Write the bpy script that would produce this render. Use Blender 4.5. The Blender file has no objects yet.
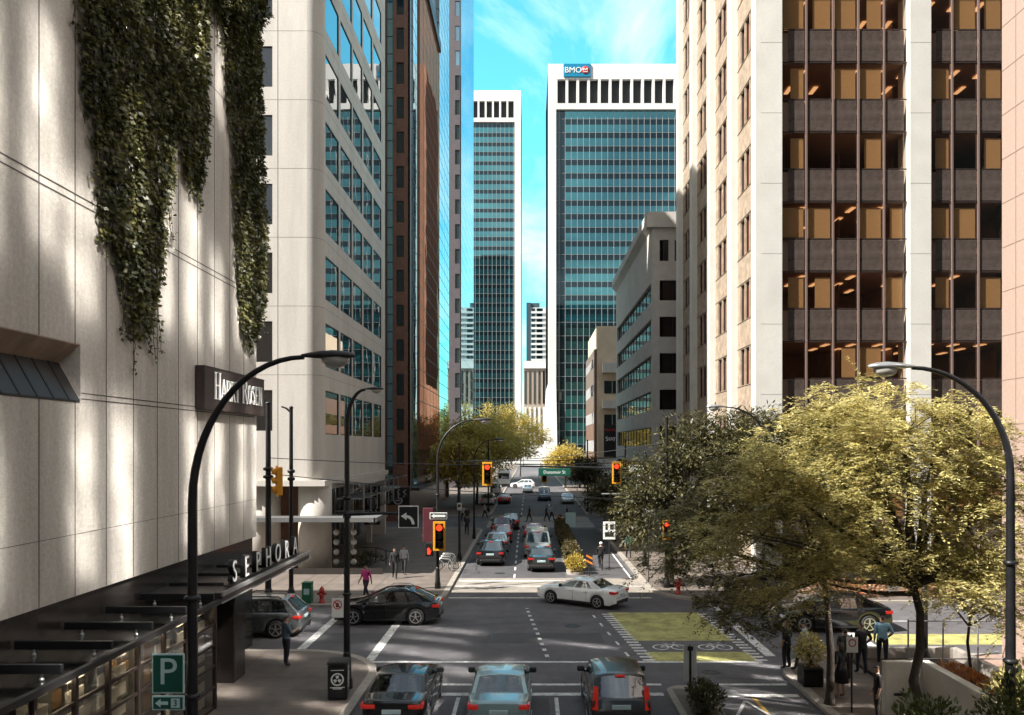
import bpy, bmesh, math, random
from mathutils import Vector, Matrix

random.seed(7)
scene = bpy.context.scene
COL = scene.collection
R = math.radians
PI = math.pi

# ------------------------------------------------------------------ mesh builder
class MB:
    """collects verts/faces; build() links them as ONE mesh object"""
    def __init__(self):
        self.v = []; self.f = []; self.mi = []; self.sm = []
    def add(self, verts, faces, m=0, smooth=False):
        o = len(self.v)
        self.v.extend([tuple(p) for p in verts])
        for fc in faces:
            self.f.append([i + o for i in fc]); self.mi.append(m); self.sm.append(smooth)
        return self
    def box(self, x0, x1, y0, y1, z0, z1, m=0):
        if x0 > x1: x0, x1 = x1, x0
        if y0 > y1: y0, y1 = y1, y0
        if z0 > z1: z0, z1 = z1, z0
        v = [(x0,y0,z0),(x1,y0,z0),(x1,y1,z0),(x0,y1,z0),(x0,y0,z1),(x1,y0,z1),(x1,y1,z1),(x0,y1,z1)]
        f = [(0,3,2,1),(4,5,6,7),(0,1,5,4),(1,2,6,5),(2,3,7,6),(3,0,4,7)]
        return self.add(v, f, m)
    def bbox(self, x0, x1, y0, y1, z0, z1, b=.02, m=0):
        """box with chamfered edges"""
        if x0 > x1: x0, x1 = x1, x0
        if y0 > y1: y0, y1 = y1, y0
        if z0 > z1: z0, z1 = z1, z0
        b = min(b, (x1-x0)*.45, (y1-y0)*.45, (z1-z0)*.45)
        ring = lambda i, z: [(x0+i,y0+b,z),(x0+b,y0+i,z),(x1-b,y0+i,z),(x1-i,y0+b,z),(x1-i,y1-b,z),(x1-b,y1-i,z),(x0+b,y1-i,z),(x0+i,y1-b,z)]
        v = ring(b*.7, z0) + ring(0, z0+b) + ring(0, z1-b) + ring(b*.7, z1)
        f = [tuple(range(7,-1,-1)), tuple(range(24,32))]
        for k in range(3):
            for i in range(8):
                j = (i+1) % 8
                f.append((k*8+i, k*8+j, (k+1)*8+j, (k+1)*8+i))
        return self.add(v, f, m)
    def poly(self, pts, m=0):
        return self.add(pts, [tuple(range(len(pts)))], m)
    def prism(self, pts, z0, z1, m=0, smooth=False):
        """pts: (x,y) counter-clockwise"""
        n = len(pts)
        v = [(p[0],p[1],z0) for p in pts] + [(p[0],p[1],z1) for p in pts]
        self.add(v, [tuple(range(n-1,-1,-1)), tuple(range(n,2*n))], m)
        return self.add(v, [(i,(i+1)%n,n+(i+1)%n,n+i) for i in range(n)], m, smooth)
    def extr(self, pts, d, m=0):
        """extrude planar 3D polygon by vector d"""
        n = len(pts); d = Vector(d)
        a = [Vector(p) for p in pts]; b = [p + d for p in a]
        self.add(a + b, [tuple(range(n-1,-1,-1)), tuple(range(n,2*n))] + [(i,(i+1)%n,n+(i+1)%n,n+i) for i in range(n)], m)
        return self
    def tube(self, pts, r, seg=8, m=0, cap=True, smooth=True):
        pts = [Vector(p) for p in pts]; n = len(pts)
        rs = r if isinstance(r, (list, tuple)) else [r]*n
        up = Vector((0,0,1)); v = []; prev = None
        for i, p in enumerate(pts):
            t = (pts[min(i+1,n-1)] - pts[max(i-1,0)])
            if t.length < 1e-9: t = Vector((0,0,1))
            t.normalize()
            if prev is None:
                a = t.cross(up)
                if a.length < 1e-3: a = t.cross(Vector((1,0,0)))
            else:
                a = prev - t * prev.dot(t)
                if a.length < 1e-4: a = t.cross(Vector((1,0,0)))
            a.normalize(); prev = a; b = t.cross(a)
            for k in range(seg):
                th = 2*PI*k/seg
                v.append(p + (a*math.cos(th) + b*math.sin(th))*rs[i])
        f = []
        for i in range(n-1):
            for k in range(seg):
                j = (k+1) % seg
                f.append((i*seg+k, i*seg+j, (i+1)*seg+j, (i+1)*seg+k))
        self.add(v, f, m, smooth)
        if cap:
            self.add(v[:seg], [tuple(range(seg-1,-1,-1))], m)
            self.add(v[-seg:], [tuple(range(seg))], m)
        return self
    def lathe(self, prof, seg=20, c=(0,0,0), m=0, axis='z', smooth=True):
        v = []
        for r, z in prof:
            for k in range(seg):
                th = 2*PI*k/seg; a, b = r*math.cos(th), r*math.sin(th)
                if axis == 'z': v.append((c[0]+a, c[1]+b, c[2]+z))
                elif axis == 'x': v.append((c[0]+z, c[1]+a, c[2]+b))
                else: v.append((c[0]+b, c[1]+z, c[2]+a))
        f = []
        for i in range(len(prof)-1):
            for k in range(seg):
                j = (k+1) % seg
                f.append((i*seg+k, i*seg+j, (i+1)*seg+j, (i+1)*seg+k))
        n = len(prof)
        f.append(tuple(range(seg-1,-1,-1))); f.append(tuple(range((n-1)*seg, n*seg)))
        return self.add(v, f, m, smooth)
    def ball(self, c, r, seg=12, rings=8, m=0, sc=(1,1,1)):
        v = []; f = []
        for i in range(rings+1):
            ph = PI*i/rings
            for k in range(seg):
                th = 2*PI*k/seg
                v.append((c[0]+r*sc[0]*math.sin(ph)*math.cos(th), c[1]+r*sc[1]*math.sin(ph)*math.sin(th), c[2]+r*sc[2]*math.cos(ph)))
        for i in range(rings):
            for k in range(seg):
                j = (k+1) % seg
                f.append((i*seg+k, (i+1)*seg+k, (i+1)*seg+j, i*seg+j))
        return self.add(v, f, m, True)
    def bar(self, a, b, w, h, m=0):
        """rectangular bar from a to b"""
        a, b = Vector(a), Vector(b); t = (b-a).normalized()
        s = t.cross(Vector((0,0,1)))
        if s.length < 1e-3: s = Vector((1,0,0))
        s.normalize(); u = s.cross(t)
        c = [s*w/2+u*h/2, -s*w/2+u*h/2, -s*w/2-u*h/2, s*w/2-u*h/2]
        v = [a+q for q in c] + [b+q for q in c]
        return self.add(v, [(3,2,1,0),(4,5,6,7),(0,1,5,4),(1,2,6,5),(2,3,7,6),(3,0,4,7)], m)
    def mesh(self, name, mats, org=(0,0,0)):
        me = bpy.data.meshes.new(name)
        ox, oy, oz = org
        me.from_pydata([(x-ox,y-oy,z-oz) for x,y,z in self.v], [], self.f)
        if not isinstance(mats, (list, tuple)): mats = [mats]
        for mt in mats: me.materials.append(mt)
        me.polygons.foreach_set('material_index', self.mi)
        me.polygons.foreach_set('use_smooth', self.sm)
        me.update()
        return me
    def build(self, name, mats, parent=None, org=None, weld=0):
        """verts are in the parent's space, or in world space shifted by org"""
        if org is None:
            org = (0,0,0)
        me = self.mesh(name, mats, org)
        if weld:
            bm = bmesh.new(); bm.from_mesh(me); bmesh.ops.remove_doubles(bm, verts=bm.verts, dist=.0008); bm.to_mesh(me); bm.free()
            me.set_sharp_from_angle(angle=R(weld))
        o = bpy.data.objects.new(name, me); COL.objects.link(o)
        if parent is not None: o.parent = parent
        return o

def inst(me, name, parent, loc=(0,0,0), rotz=0):
    o = bpy.data.objects.new(name, me); COL.objects.link(o)
    o.parent = parent; o.location = loc; o.rotation_euler = (0,0,rotz)
    return o
def tag(o, label, cat, group=None, kind=None):
    o['label'] = label; o['category'] = cat
    if group: o['group'] = group
    if kind: o['kind'] = kind
    return o
def thing(name, label, cat, loc=(0,0,0), rotz=0, group=None):
    o = bpy.data.objects.new(name, None); COL.objects.link(o)
    o.empty_display_size = .3
    o.location = loc; o.rotation_euler = (0,0,rotz)
    return tag(o, label, cat, group)
def solo(mb, name, mats, label, cat, loc=(0,0,0), rotz=0, group=None, kind=None):
    o = mb.build(name, mats); o.location = loc; o.rotation_euler = (0,0,rotz)
    return tag(o, label, cat, group, kind)
def kids(o):
    return [c for c in bpy.data.objects if c.parent == o]
CH = {}
def copy_tree(root, loc, rotz=None, label=None, scale=None):
    r = root.copy(); COL.objects.link(r); r.location = loc
    if rotz is not None: r.rotation_euler = (0,0,rotz)
    if label: r['label'] = label
    if scale: r.scale = scale
    for c in kids(root):
        d = c.copy(); COL.objects.link(d); d.parent = r
        for g in kids(c):
            e = g.copy(); COL.objects.link(e); e.parent = d
    return r
def structure(mb, name, mats):
    o = mb.build(name, mats); o['kind'] = 'structure'; return o

# ------------------------------------------------------------------ materials
def _n(nt, t, **kw):
    n = nt.nodes.new(t)
    for k, v in kw.items():
        if k in n.inputs.keys() if hasattr(n.inputs, 'keys') else False: n.inputs[k].default_value = v
        else: setattr(n, k, v)
    return n
def mat(name, col, rough=.6, metal=0, var=0, vscale=3, bump=0, bscale=40, spec=.5, emit=None, estr=0, coat=0, ior=None, dirt=0, dscale=.35, stretch=None, col2=None, speck=0, panel=None):
    """procedural Principled: colour broken by two noises, fine bump"""
    m = bpy.data.materials.new(name); m.use_nodes = True
    nt = m.node_tree; b = nt.nodes['Principled BSDF']; L = nt.links.new
    b.inputs['Base Color'].default_value = (*col, 1)
    b.inputs['Roughness'].default_value = rough
    b.inputs['Metallic'].default_value = metal
    b.inputs['Specular IOR Level'].default_value = spec
    if ior: b.inputs['IOR'].default_value = ior
    if coat:
        b.inputs['Coat Weight'].default_value = coat; b.inputs['Coat Roughness'].default_value = .04
    if emit:
        b.inputs['Emission Color'].default_value = (*emit, 1); b.inputs['Emission Strength'].default_value = estr
    if var or bump or dirt:
        tc = nt.nodes.new('ShaderNodeTexCoord'); src = tc.outputs['Object']
        if stretch:
            mp = nt.nodes.new('ShaderNodeMapping'); mp.inputs['Scale'].default_value = stretch
            L(src, mp.inputs['Vector']); src2 = mp.outputs['Vector']
        else: src2 = src
    if var or dirt:
        n1 = nt.nodes.new('ShaderNodeTexNoise'); n1.inputs['Scale'].default_value = vscale
        n1.inputs['Detail'].default_value = 6; n1.inputs['Roughness'].default_value = .65
        L(src2, n1.inputs['Vector'])
        r1 = nt.nodes.new('ShaderNodeMapRange'); r1.inputs[1].default_value = .3; r1.inputs[2].default_value = .7
        r1.inputs[3].default_value = 1-var; r1.inputs[4].default_value = 1+var
        L(n1.outputs['Fac'], r1.inputs[0])
        mx = nt.nodes.new('ShaderNodeMix'); mx.data_type = 'RGBA'; mx.blend_type = 'MULTIPLY'; mx.inputs[0].default_value = 1
        mx.inputs[6].default_value = (*col, 1)
        if col2:
            m3 = nt.nodes.new('ShaderNodeMix'); m3.data_type = 'RGBA'
            m3.inputs[6].default_value = (*col, 1); m3.inputs[7].default_value = (*col2, 1)
            n3 = nt.nodes.new('ShaderNodeTexNoise'); n3.inputs['Scale'].default_value = vscale*.37; n3.inputs['Detail'].default_value = 4
            L(src2, n3.inputs['Vector'])
            r3 = nt.nodes.new('ShaderNodeMapRange'); r3.inputs[1].default_value = .4; r3.inputs[2].default_value = .6
            L(n3.outputs['Fac'], r3.inputs[0]); L(r3.outputs[0], m3.inputs[0]); L(m3.outputs[2], mx.inputs[6])
        cmb = nt.nodes.new('ShaderNodeCombineColor')
        for i in range(3): L(r1.outputs[0], cmb.inputs[i])
        L(cmb.outputs[0], mx.inputs[7]); out = mx.outputs[2]
        if dirt:
            n2 = nt.nodes.new('ShaderNodeTexNoise'); n2.inputs['Scale'].default_value = dscale
            n2.inputs['Detail'].default_value = 5; n2.inputs['Roughness'].default_value = .7
            L(src2, n2.inputs['Vector'])
            r2 = nt.nodes.new('ShaderNodeMapRange'); r2.inputs[1].default_value = .42; r2.inputs[2].default_value = .68
            r2.inputs[3].default_value = 0; r2.inputs[4].default_value = dirt
            L(n2.outputs['Fac'], r2.inputs[0])
            m2 = nt.nodes.new('ShaderNodeMix'); m2.data_type = 'RGBA'
            L(r2.outputs[0], m2.inputs[0]); L(out, m2.inputs[6]); m2.inputs[7].default_value = (col[0]*.35, col[1]*.32, col[2]*.3, 1)
            out = m2.outputs[2]
        def times(out, fac_out, lo, hi, a=.3, c=.7):
            r_ = nt.nodes.new('ShaderNodeMapRange'); r_.inputs[1].default_value = a; r_.inputs[2].default_value = c; r_.inputs[3].default_value = lo; r_.inputs[4].default_value = hi
            L(fac_out, r_.inputs[0]); q = nt.nodes.new('ShaderNodeMix'); q.data_type = 'RGBA'; q.blend_type = 'MULTIPLY'; q.inputs[0].default_value = 1
            k = nt.nodes.new('ShaderNodeCombineColor')
            for i in range(3): L(r_.outputs[0], k.inputs[i])
            L(out, q.inputs[6]); L(k.outputs[0], q.inputs[7]); return q.outputs[2]
        if speck:
            ns = nt.nodes.new('ShaderNodeTexNoise'); ns.inputs['Scale'].default_value = 9; ns.inputs['Detail'].default_value = 5; ns.inputs['Roughness'].default_value = .85
            L(src, ns.inputs['Vector']); out = times(out, ns.outputs['Fac'], 1-speck, 1+speck)
        if panel:      # tone differs from slab to slab
            mpp = nt.nodes.new('ShaderNodeMapping'); mpp.inputs['Scale'].default_value = panel[0]; mpp.inputs['Location'].default_value = panel[1]
            L(src, mpp.inputs['Vector'])
            fl = nt.nodes.new('ShaderNodeVectorMath'); fl.operation = 'FLOOR'; L(mpp.outputs[0], fl.inputs[0])
            wn = nt.nodes.new('ShaderNodeTexWhiteNoise'); wn.noise_dimensions = '3D'; L(fl.outputs[0], wn.inputs['Vector'])
            out = times(out, wn.outputs['Value'], 1-panel[2], 1+panel[2], 0, 1)
        L(out, b.inputs['Base Color'])
        rr = nt.nodes.new('ShaderNodeMapRange'); rr.inputs[3].default_value = max(0, rough-.08); rr.inputs[4].default_value = min(1, rough+.08)
        L(n1.outputs['Fac'], rr.inputs[0]); L(rr.outputs[0], b.inputs['Roughness'])
    if bump:
        nb = nt.nodes.new('ShaderNodeTexNoise'); nb.inputs['Scale'].default_value = bscale; nb.inputs['Detail'].default_value = 3
        L(src, nb.inputs['Vector'])
        bp = nt.nodes.new('ShaderNodeBump'); bp.inputs['Strength'].default_value = bump; bp.inputs['Distance'].default_value = .02
        L(nb.outputs['Fac'], bp.inputs['Height']); L(bp.outputs['Normal'], b.inputs['Normal'])
    return m
def glass(name, tint=(.02,.03,.035), refl=.25, rough=.02, wav=.02, wscale=.5, rcol=(1,1,1), see=0, seecol=(.5,.5,.5), cap=1.0):
    """coated facade glass: dark body (or see-through) under a mirror coat that grows with the angle; slightly wavy"""
    m = bpy.data.materials.new(name); m.use_nodes = True
    nt = m.node_tree; L = nt.links.new
    nt.nodes.remove(nt.nodes['Principled BSDF']); out = nt.nodes['Material Output']
    g = nt.nodes.new('ShaderNodeBsdfGlossy'); g.inputs['Roughness'].default_value = rough; g.inputs['Color'].default_value = (*rcol, 1)
    if see:
        d = nt.nodes.new('ShaderNodeBsdfTransparent'); d.inputs['Color'].default_value = (*seecol, 1)
    else:
        d = nt.nodes.new('ShaderNodeBsdfDiffuse'); d.inputs['Color'].default_value = (*tint, 1)
    lw = nt.nodes.new('ShaderNodeLayerWeight'); lw.inputs['Blend'].default_value = .5
    fr = nt.nodes.new('ShaderNodeMath'); fr.operation = 'POWER'; fr.inputs[1].default_value = 4.5; L(lw.outputs['Facing'], fr.inputs[0])
    mr = nt.nodes.new('ShaderNodeMapRange'); mr.inputs[1].default_value = 0; mr.inputs[2].default_value = 1
    mr.inputs[3].default_value = refl; mr.inputs[4].default_value = max(cap, refl)
    L(fr.outputs[0], mr.inputs[0])
    mx = nt.nodes.new('ShaderNodeMixShader'); L(mr.outputs[0], mx.inputs[0]); L(d.outputs[0], mx.inputs[1]); L(g.outputs[0], mx.inputs[2])
    L(mx.outputs[0], out.inputs['Surface'])
    if wav:
        tc = nt.nodes.new('ShaderNodeTexCoord'); ge = nt.nodes.new('ShaderNodeNewGeometry')
        nb = nt.nodes.new('ShaderNodeTexNoise'); nb.inputs['Scale'].default_value = wscale; nb.inputs['Detail'].default_value = 1.5
        L(ge.outputs['Position'], nb.inputs['Vector'])
        bp = nt.nodes.new('ShaderNodeBump'); bp.inputs['Strength'].default_value = 1; bp.inputs['Distance'].default_value = wav
        L(nb.outputs['Fac'], bp.inputs['Height'])
        L(bp.outputs['Normal'], g.inputs['Normal'])
    return m
def leafmat(name, c0, c1, c2, trans=.35):
    """leaf: colour differs leaf by leaf and clump by clump; light passes through"""
    m = bpy.data.materials.new(name); m.use_nodes = True
    nt = m.node_tree; L = nt.links.new
    nt.nodes.remove(nt.nodes['Principled BSDF']); out = nt.nodes['Material Output']
    ge = nt.nodes.new('ShaderNodeNewGeometry')
    rp = nt.nodes.new('ShaderNodeValToRGB'); e = rp.color_ramp.elements
    e[0].color = (*c0, 1); e[1].color = (*c2, 1); q = e.new(.5); q.color = (*c1, 1)
    no = nt.nodes.new('ShaderNodeTexNoise'); no.inputs['Scale'].default_value = .9; no.inputs['Detail'].default_value = 2
    L(ge.outputs['Position'], no.inputs['Vector'])
    ad = nt.nodes.new('ShaderNodeMath'); ad.operation = 'MULTIPLY_ADD'; ad.inputs[1].default_value = .55
    L(ge.outputs['Random Per Island'], ad.inputs[0])
    m2 = nt.nodes.new('ShaderNodeMath'); m2.operation = 'MULTIPLY_ADD'; m2.inputs[1].default_value = .9; m2.inputs[2].default_value = -.22
    L(no.outputs['Fac'], m2.inputs[0]); L(m2.outputs[0], ad.inputs[2]); L(ad.outputs[0], rp.inputs[0])
    d = nt.nodes.new('ShaderNodeBsdfDiffuse'); t = nt.nodes.new('ShaderNodeBsdfTranslucent')
    L(rp.outputs[0], d.inputs[0]); L(rp.outputs[0], t.inputs[0])
    mx = nt.nodes.new('ShaderNodeMixShader'); mx.inputs[0].default_value = trans
    L(d.outputs[0], mx.inputs[1]); L(t.outputs[0], mx.inputs[2])
    gl = nt.nodes.new('ShaderNodeBsdfGlossy'); gl.inputs['Roughness'].default_value = .45
    m3 = nt.nodes.new('ShaderNodeMixShader'); m3.inputs[0].default_value = .05
    L(mx.outputs[0], m3.inputs[1]); L(gl.outputs[0], m3.inputs[2]); L(m3.outputs[0], out.inputs['Surface'])
    return m

M = {}
M['asphalt'] = mat('asphalt', (.115,.11,.117), .85, var=.2, vscale=1.3, bump=.4, bscale=60, dirt=.5, dscale=.3, speck=.14)
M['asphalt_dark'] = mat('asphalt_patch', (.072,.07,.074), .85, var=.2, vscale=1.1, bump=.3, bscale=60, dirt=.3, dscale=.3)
M['ground'] = mat('ground_far', (.09,.085,.08), .9, var=.2, vscale=.1)
M['paving'] = mat('paving', (.155,.128,.108), .8, var=.2, vscale=1.6, bump=.25, bscale=35, dirt=.35, dscale=.5)
M['kerb'] = mat('kerb', (.33,.30,.26), .8, var=.15, vscale=4, bump=.2, dirt=.3, dscale=1.5)
M['paint'] = mat('road_paint', (.70,.70,.68), .65, var=.16, vscale=9, dirt=.85, dscale=3.4, speck=.15)
M['greenpaint'] = mat('bike_box_paint', (.42,.40,.14), .8, var=.25, vscale=2, dirt=.75, dscale=1.1, speck=.2)
M['yellowline'] = mat('yellow_line', (.5,.3,.04), .7, var=.2, vscale=6, dirt=.5, dscale=3)
M['stone'] = mat('store_stone', (.55,.515,.465), .75, var=.10, vscale=2.2, bump=.6, bscale=26, dirt=.30, dscale=.9, stretch=(1,1,.12), speck=.22, panel=((0,1/1.43,1/4.9),(0,0,0),.07))
M['stone_joint'] = mat('joint', (.07,.06,.055), .8)
M['concrete_white'] = mat('white_concrete', (.56,.53,.485), .7, var=.07, vscale=1.3, bump=.3, bscale=30, dirt=.22, dscale=.5, stretch=(1,1,.15), speck=.12)
M['concrete_side'] = M['concrete_white']
M['travertine'] = mat('pilaster_stone', (.66,.645,.60), .6, var=.06, vscale=2, bump=.2, bscale=20, dirt=.18, dscale=.5, speck=.10)
M['beige_stone'] = mat('beige_stone', (.36,.285,.21), .75, var=.28, vscale=1.9, bump=.5, bscale=9, dirt=.45, dscale=1.6, speck=.2)
M['pink_stone'] = mat('pink_granite', (.38,.275,.225), .6, var=.08, vscale=9, bump=.1, bscale=60)
M['grey_concrete'] = mat('grey_concrete', (.60,.565,.52), .8, var=.09, vscale=1.4, bump=.3, bscale=18, dirt=.2, dscale=.3)
M['brown_granite'] = mat('brown_granite', (.19,.10,.072), .35, var=.2, vscale=2, spec=.5)
M['slate_granite'] = mat('slate_granite', (.115,.10,.11), .5, var=.12, vscale=1.5)
M['white_panel'] = mat('white_panel', (.74,.74,.72), .55, var=.08, vscale=.25, dirt=.2, dscale=.12, stretch=(1,1,.2))
M['bronze'] = mat('bronze_metal', (.045,.032,.028), .45, metal=.3, var=.25, vscale=2)
M['bronze_panel'] = mat('bronze_panel', (.105,.082,.072), .28, metal=.2, var=.3, vscale=1.4, dirt=.35, dscale=.9, stretch=(1,1,1.6))
M['mullion_pink'] = mat('bronze_mullion', (.24,.17,.15), .4, metal=.3)
M['black_metal'] = mat('black_metal', (.014,.014,.016), .42, metal=.2, var=.25, vscale=5)
M['dark_metal'] = mat('dark_metal', (.035,.033,.034), .5, metal=.3, var=.2, vscale=4)
M['grey_metal'] = mat('grey_metal', (.35,.36,.37), .4, metal=.6, var=.12, vscale=5)
M['steel'] = mat('steel', (.55,.55,.54), .35, metal=.8, var=.1, vscale=5)
M['dark_stone'] = mat('dark_stone', (.035,.030,.028), .22, var=.2, vscale=1.5, spec=.6)
M['black'] = mat('black', (.01,.01,.011), .6)
M['white'] = mat('white_letters', (.82,.82,.80), .5)
M['signal_yellow'] = mat('signal_yellow', (.72,.33,.02), .45, var=.08, vscale=8)
M['hydrant_red'] = mat('hydrant_red', (.42,.03,.025), .4, var=.1, vscale=9)
M['box_green'] = mat('box_green', (.01,.12,.06), .5, var=.1, vscale=6)
M['sign_green'] = mat('sign_green', (.008,.075,.055), .45)
M['street_green'] = mat('street_sign_green', (.006,.085,.06), .45)
M['sign_white'] = mat('sign_white', (.78,.80,.78), .45)
M['sign_pale'] = mat('sign_pale', (.42,.60,.60), .45)
M['red_lens'] = mat('red_lens', (.6,.02,.01), .3, emit=(1,.05,.015), estr=1.0)
M['lens_off'] = mat('lens_off', (.035,.03,.02), .25)
M['red_off'] = mat('red_sign', (.55,.03,.03), .45)
M['bark'] = mat('bark', (.055,.042,.032), .9, var=.3, vscale=8, bump=.8, bscale=18)
M['soil'] = mat('soil', (.05,.032,.022), .95, var=.3, vscale=5, bump=.6, bscale=20)
M['planter_white'] = mat('planter_white', (.72,.69,.64), .7, var=.06, vscale=2, dirt=.25, dscale=.9)
M['brick_paving'] = mat('brick_paving', (.36,.24,.19), .8, var=.2, vscale=2.5, bump=.2, dirt=.25, dscale=.8)
M['orange'] = mat('orange_board', (.75,.22,.02), .5)
M['tail_red'] = mat('tail_red', (.5,.015,.012), .2, spec=.6, emit=(1,.03,.02), estr=.02)
M['tail_lit'] = mat('brake_lit', (.30,.012,.01), .2, emit=(1,.05,.03), estr=.07)
M['headlamp'] = mat('headlamp', (.6,.62,.62), .1, spec=.8)
M['tyre'] = mat('tyre', (.016,.016,.017), .8, var=.2, vscale=12)
M['alloy'] = mat('alloy', (.58,.58,.57), .3, metal=.85)
M['trim'] = mat('car_trim', (.015,.015,.016), .5)
M['chrome'] = mat('chrome', (.7,.7,.7), .12, metal=1)
M['plate'] = mat('plate', (.45,.58,.60), .5)
M['seat_cream'] = mat('seat_cream', (.55,.50,.42), .7)
M['seat_dark'] = mat('seat_dark', (.03,.03,.03), .8)
M['blind'] = mat('blind', (.60,.47,.28), .8, var=.08, vscale=3, stretch=(1,1,8))
M['ceil_light'] = mat('ceiling_light', (.8,.6,.35), .5, emit=(1,.60,.30), estr=.55)
M['ceil'] = mat('office_ceiling', (.40,.27,.20), .9)
M['office_back'] = mat('office_back', (.34,.21,.15), .9, var=.4, vscale=.5)
M['bmo_blue'] = mat('sign_blue', (.0,.20,.36), .4)
M['glass_blue'] = glass('glass_blue', (.012,.016,.02), .30, .01, .004, .45)
M['glass_grey'] = glass('glass_grey', (.016,.015,.017), .16, .02, .010, .5)
M['glass_black'] = glass('glass_black', (.010,.009,.010), .10, .02, .006, .5)
M['glass_mirror'] = glass('glass_mirror', (.05,.09,.10), .6, .01, .0016, .35, (.56,.78,.85))
M['glass_bronze'] = glass('glass_bronze', see=1, seecol=(.74,.62,.52), refl=.17, rough=.02, wav=.008, wscale=.6, rcol=(.85,.72,.62))
M['glass_brown'] = glass('glass_brown', (.22,.10,.068), .12, .015, .006, .25, (.8,.42,.28), cap=.42)
M['glass_teal'] = glass('glass_teal', (.004,.022,.026), .30, .02, .004, .12, (.38,.92,.98))
M['glass_teal_dark'] = glass('glass_teal_dark', (.004,.012,.015), .07, .03, .006, .12, (.7,.9,1))
M['shop_glass'] = glass('shop_glass', see=1, seecol=(.80,.78,.74), refl=.10, rough=.02, wav=.004, wscale=1.2)
M['canopy_glass'] = glass('canopy_glass', see=1, seecol=(.45,.45,.45), refl=.10, rough=.12, wav=0)
M['car_glass'] = glass('car_glass', see=1, seecol=(.46,.50,.50), refl=.20, rough=.01, wav=0)
M['leaf_locust'] = leafmat('leaf_locust', (.15,.14,.045), (.48,.42,.155), (.84,.75,.38), .42)
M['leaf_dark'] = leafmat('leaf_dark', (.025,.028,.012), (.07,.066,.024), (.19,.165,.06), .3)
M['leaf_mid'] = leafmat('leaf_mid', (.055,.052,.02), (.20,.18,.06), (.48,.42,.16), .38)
M['leaf_yellow'] = leafmat('leaf_yellow', (.30,.23,.04), (.60,.48,.11), (.78,.66,.25), .5)
M['leaf_ivy'] = leafmat('leaf_ivy', (.016,.02,.006), (.065,.068,.02), (.26,.24,.07), .28)
M['leaf_hedge'] = leafmat('leaf_hedge', (.04,.035,.012), (.08,.065,.02), (.13,.1,.03), .25)
M['leaf_shrub'] = leafmat('leaf_shrub', (.03,.045,.012), (.07,.09,.02), (.16,.16,.05), .3)
M['petal_orange'] = leafmat('petal_orange', (.30,.09,.02), (.42,.16,.04), (.5,.25,.08), .3)
M['petal_yellow'] = leafmat('petal_yellow', (.30,.22,.03), (.45,.34,.06), (.55,.45,.12), .3)
M['petal_pink'] = leafmat('petal_pink', (.35,.12,.06), (.5,.25,.12), (.5,.35,.2), .3)
# ------------------------------------------------------------------ facade helpers
def FR(rot):
    a = R(rot); return (math.cos(a), math.sin(a)), (math.sin(a), -math.cos(a))
def facade(mb, p0, rot, Lx, z0, z1, depth, holes, m=0):
    """wall skin with real rectangular openings; holes: (u0,u1,z0,z1)"""
    (ux, uy), (nx, ny) = FR(rot)
    P = lambda u, z, d=0: (p0[0]+ux*u-nx*d, p0[1]+uy*u-ny*d, z)
    us = sorted({0, Lx, *[h[0] for h in holes], *[h[1] for h in holes]})
    zs = sorted({z0, z1, *[h[2] for h in holes], *[h[3] for h in holes]})
    for i in range(len(us)-1):
        for j in range(len(zs)-1):
            cu, cz = (us[i]+us[i+1])/2, (zs[j]+zs[j+1])/2
            if any(h[0] < cu < h[1] and h[2] < cz < h[3] for h in holes): continue
            mb.poly([P(us[i],zs[j]),P(us[i+1],zs[j]),P(us[i+1],zs[j+1]),P(us[i],zs[j+1])], m)
    for a, b, c, d in holes:
        mb.poly([P(a,c),P(b,c),P(b,c,depth),P(a,c,depth)], m)
        mb.poly([P(b,d),P(a,d),P(a,d,depth),P(b,d,depth)], m)
        mb.poly([P(a,d),P(a,c),P(a,c,depth),P(a,d,depth)], m)
        mb.poly([P(b,c),P(b,d),P(b,d,depth),P(b,c,depth)], m)
_wm = {}
def win_mesh(w, h, gl, fr, cols=1, rows=1, fw=.06):
    """window in its own space: u = +x, faces -y, origin lower left; frame + panes"""
    k = (round(w,2), round(h,2), gl, fr, cols, rows, fw)
    if k in _wm: return _wm[k]
    b = MB()
    b.poly([(0,0,0),(w,0,0),(w,0,h),(0,0,h)], 0)
    for i in range(cols+1):
        c = w*i/cols; c0 = max(0, c-fw/2) if i < cols else w-fw; c0 = 0 if i == 0 else c0
        b.box(c0, c0+fw, -.05, -.004, 0, h, 1)
    for j in range(rows+1):
        c = h*j/rows; c0 = 0 if j == 0 else (h-fw if j == rows else c-fw/2)
        b.box(fw, w-fw, -.045, -.004, c0, c0+fw, 1)
    _wm[k] = b.mesh('window', [M[gl], M[fr]])
    return _wm[k]
def windows(root, p0, rot, holes, depth, gl, fr, cols=1, rows=1, fw=.06, name='window'):
    (ux, uy), (nx, ny) = FR(rot); rx, ry, rz = root.location
    for a, b, c, d in holes:
        me = win_mesh(b-a, d-c, gl, fr, cols, rows, fw)
        inst(me, name, root, (p0[0]+ux*a-nx*depth-rx, p0[1]+uy*a-ny*depth-ry, c-rz), R(rot))
def rrect(x0, x1, y0, y1, sw=0, se=0, ne=0, nw=0):
    out = []
    for (cx, cy, r, a0) in ((x0+sw,y0+sw,sw,180),(x1-se,y0+se,se,270),(x1-ne,y1-ne,ne,0),(x0+nw,y1-nw,nw,90)):
        n = 9 if r else 1
        for i in range(n):
            a = R(a0 + (90*i/(n-1) if n > 1 else 0)); out.append((cx+r*math.cos(a), cy+r*math.sin(a)))
    return out

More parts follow.
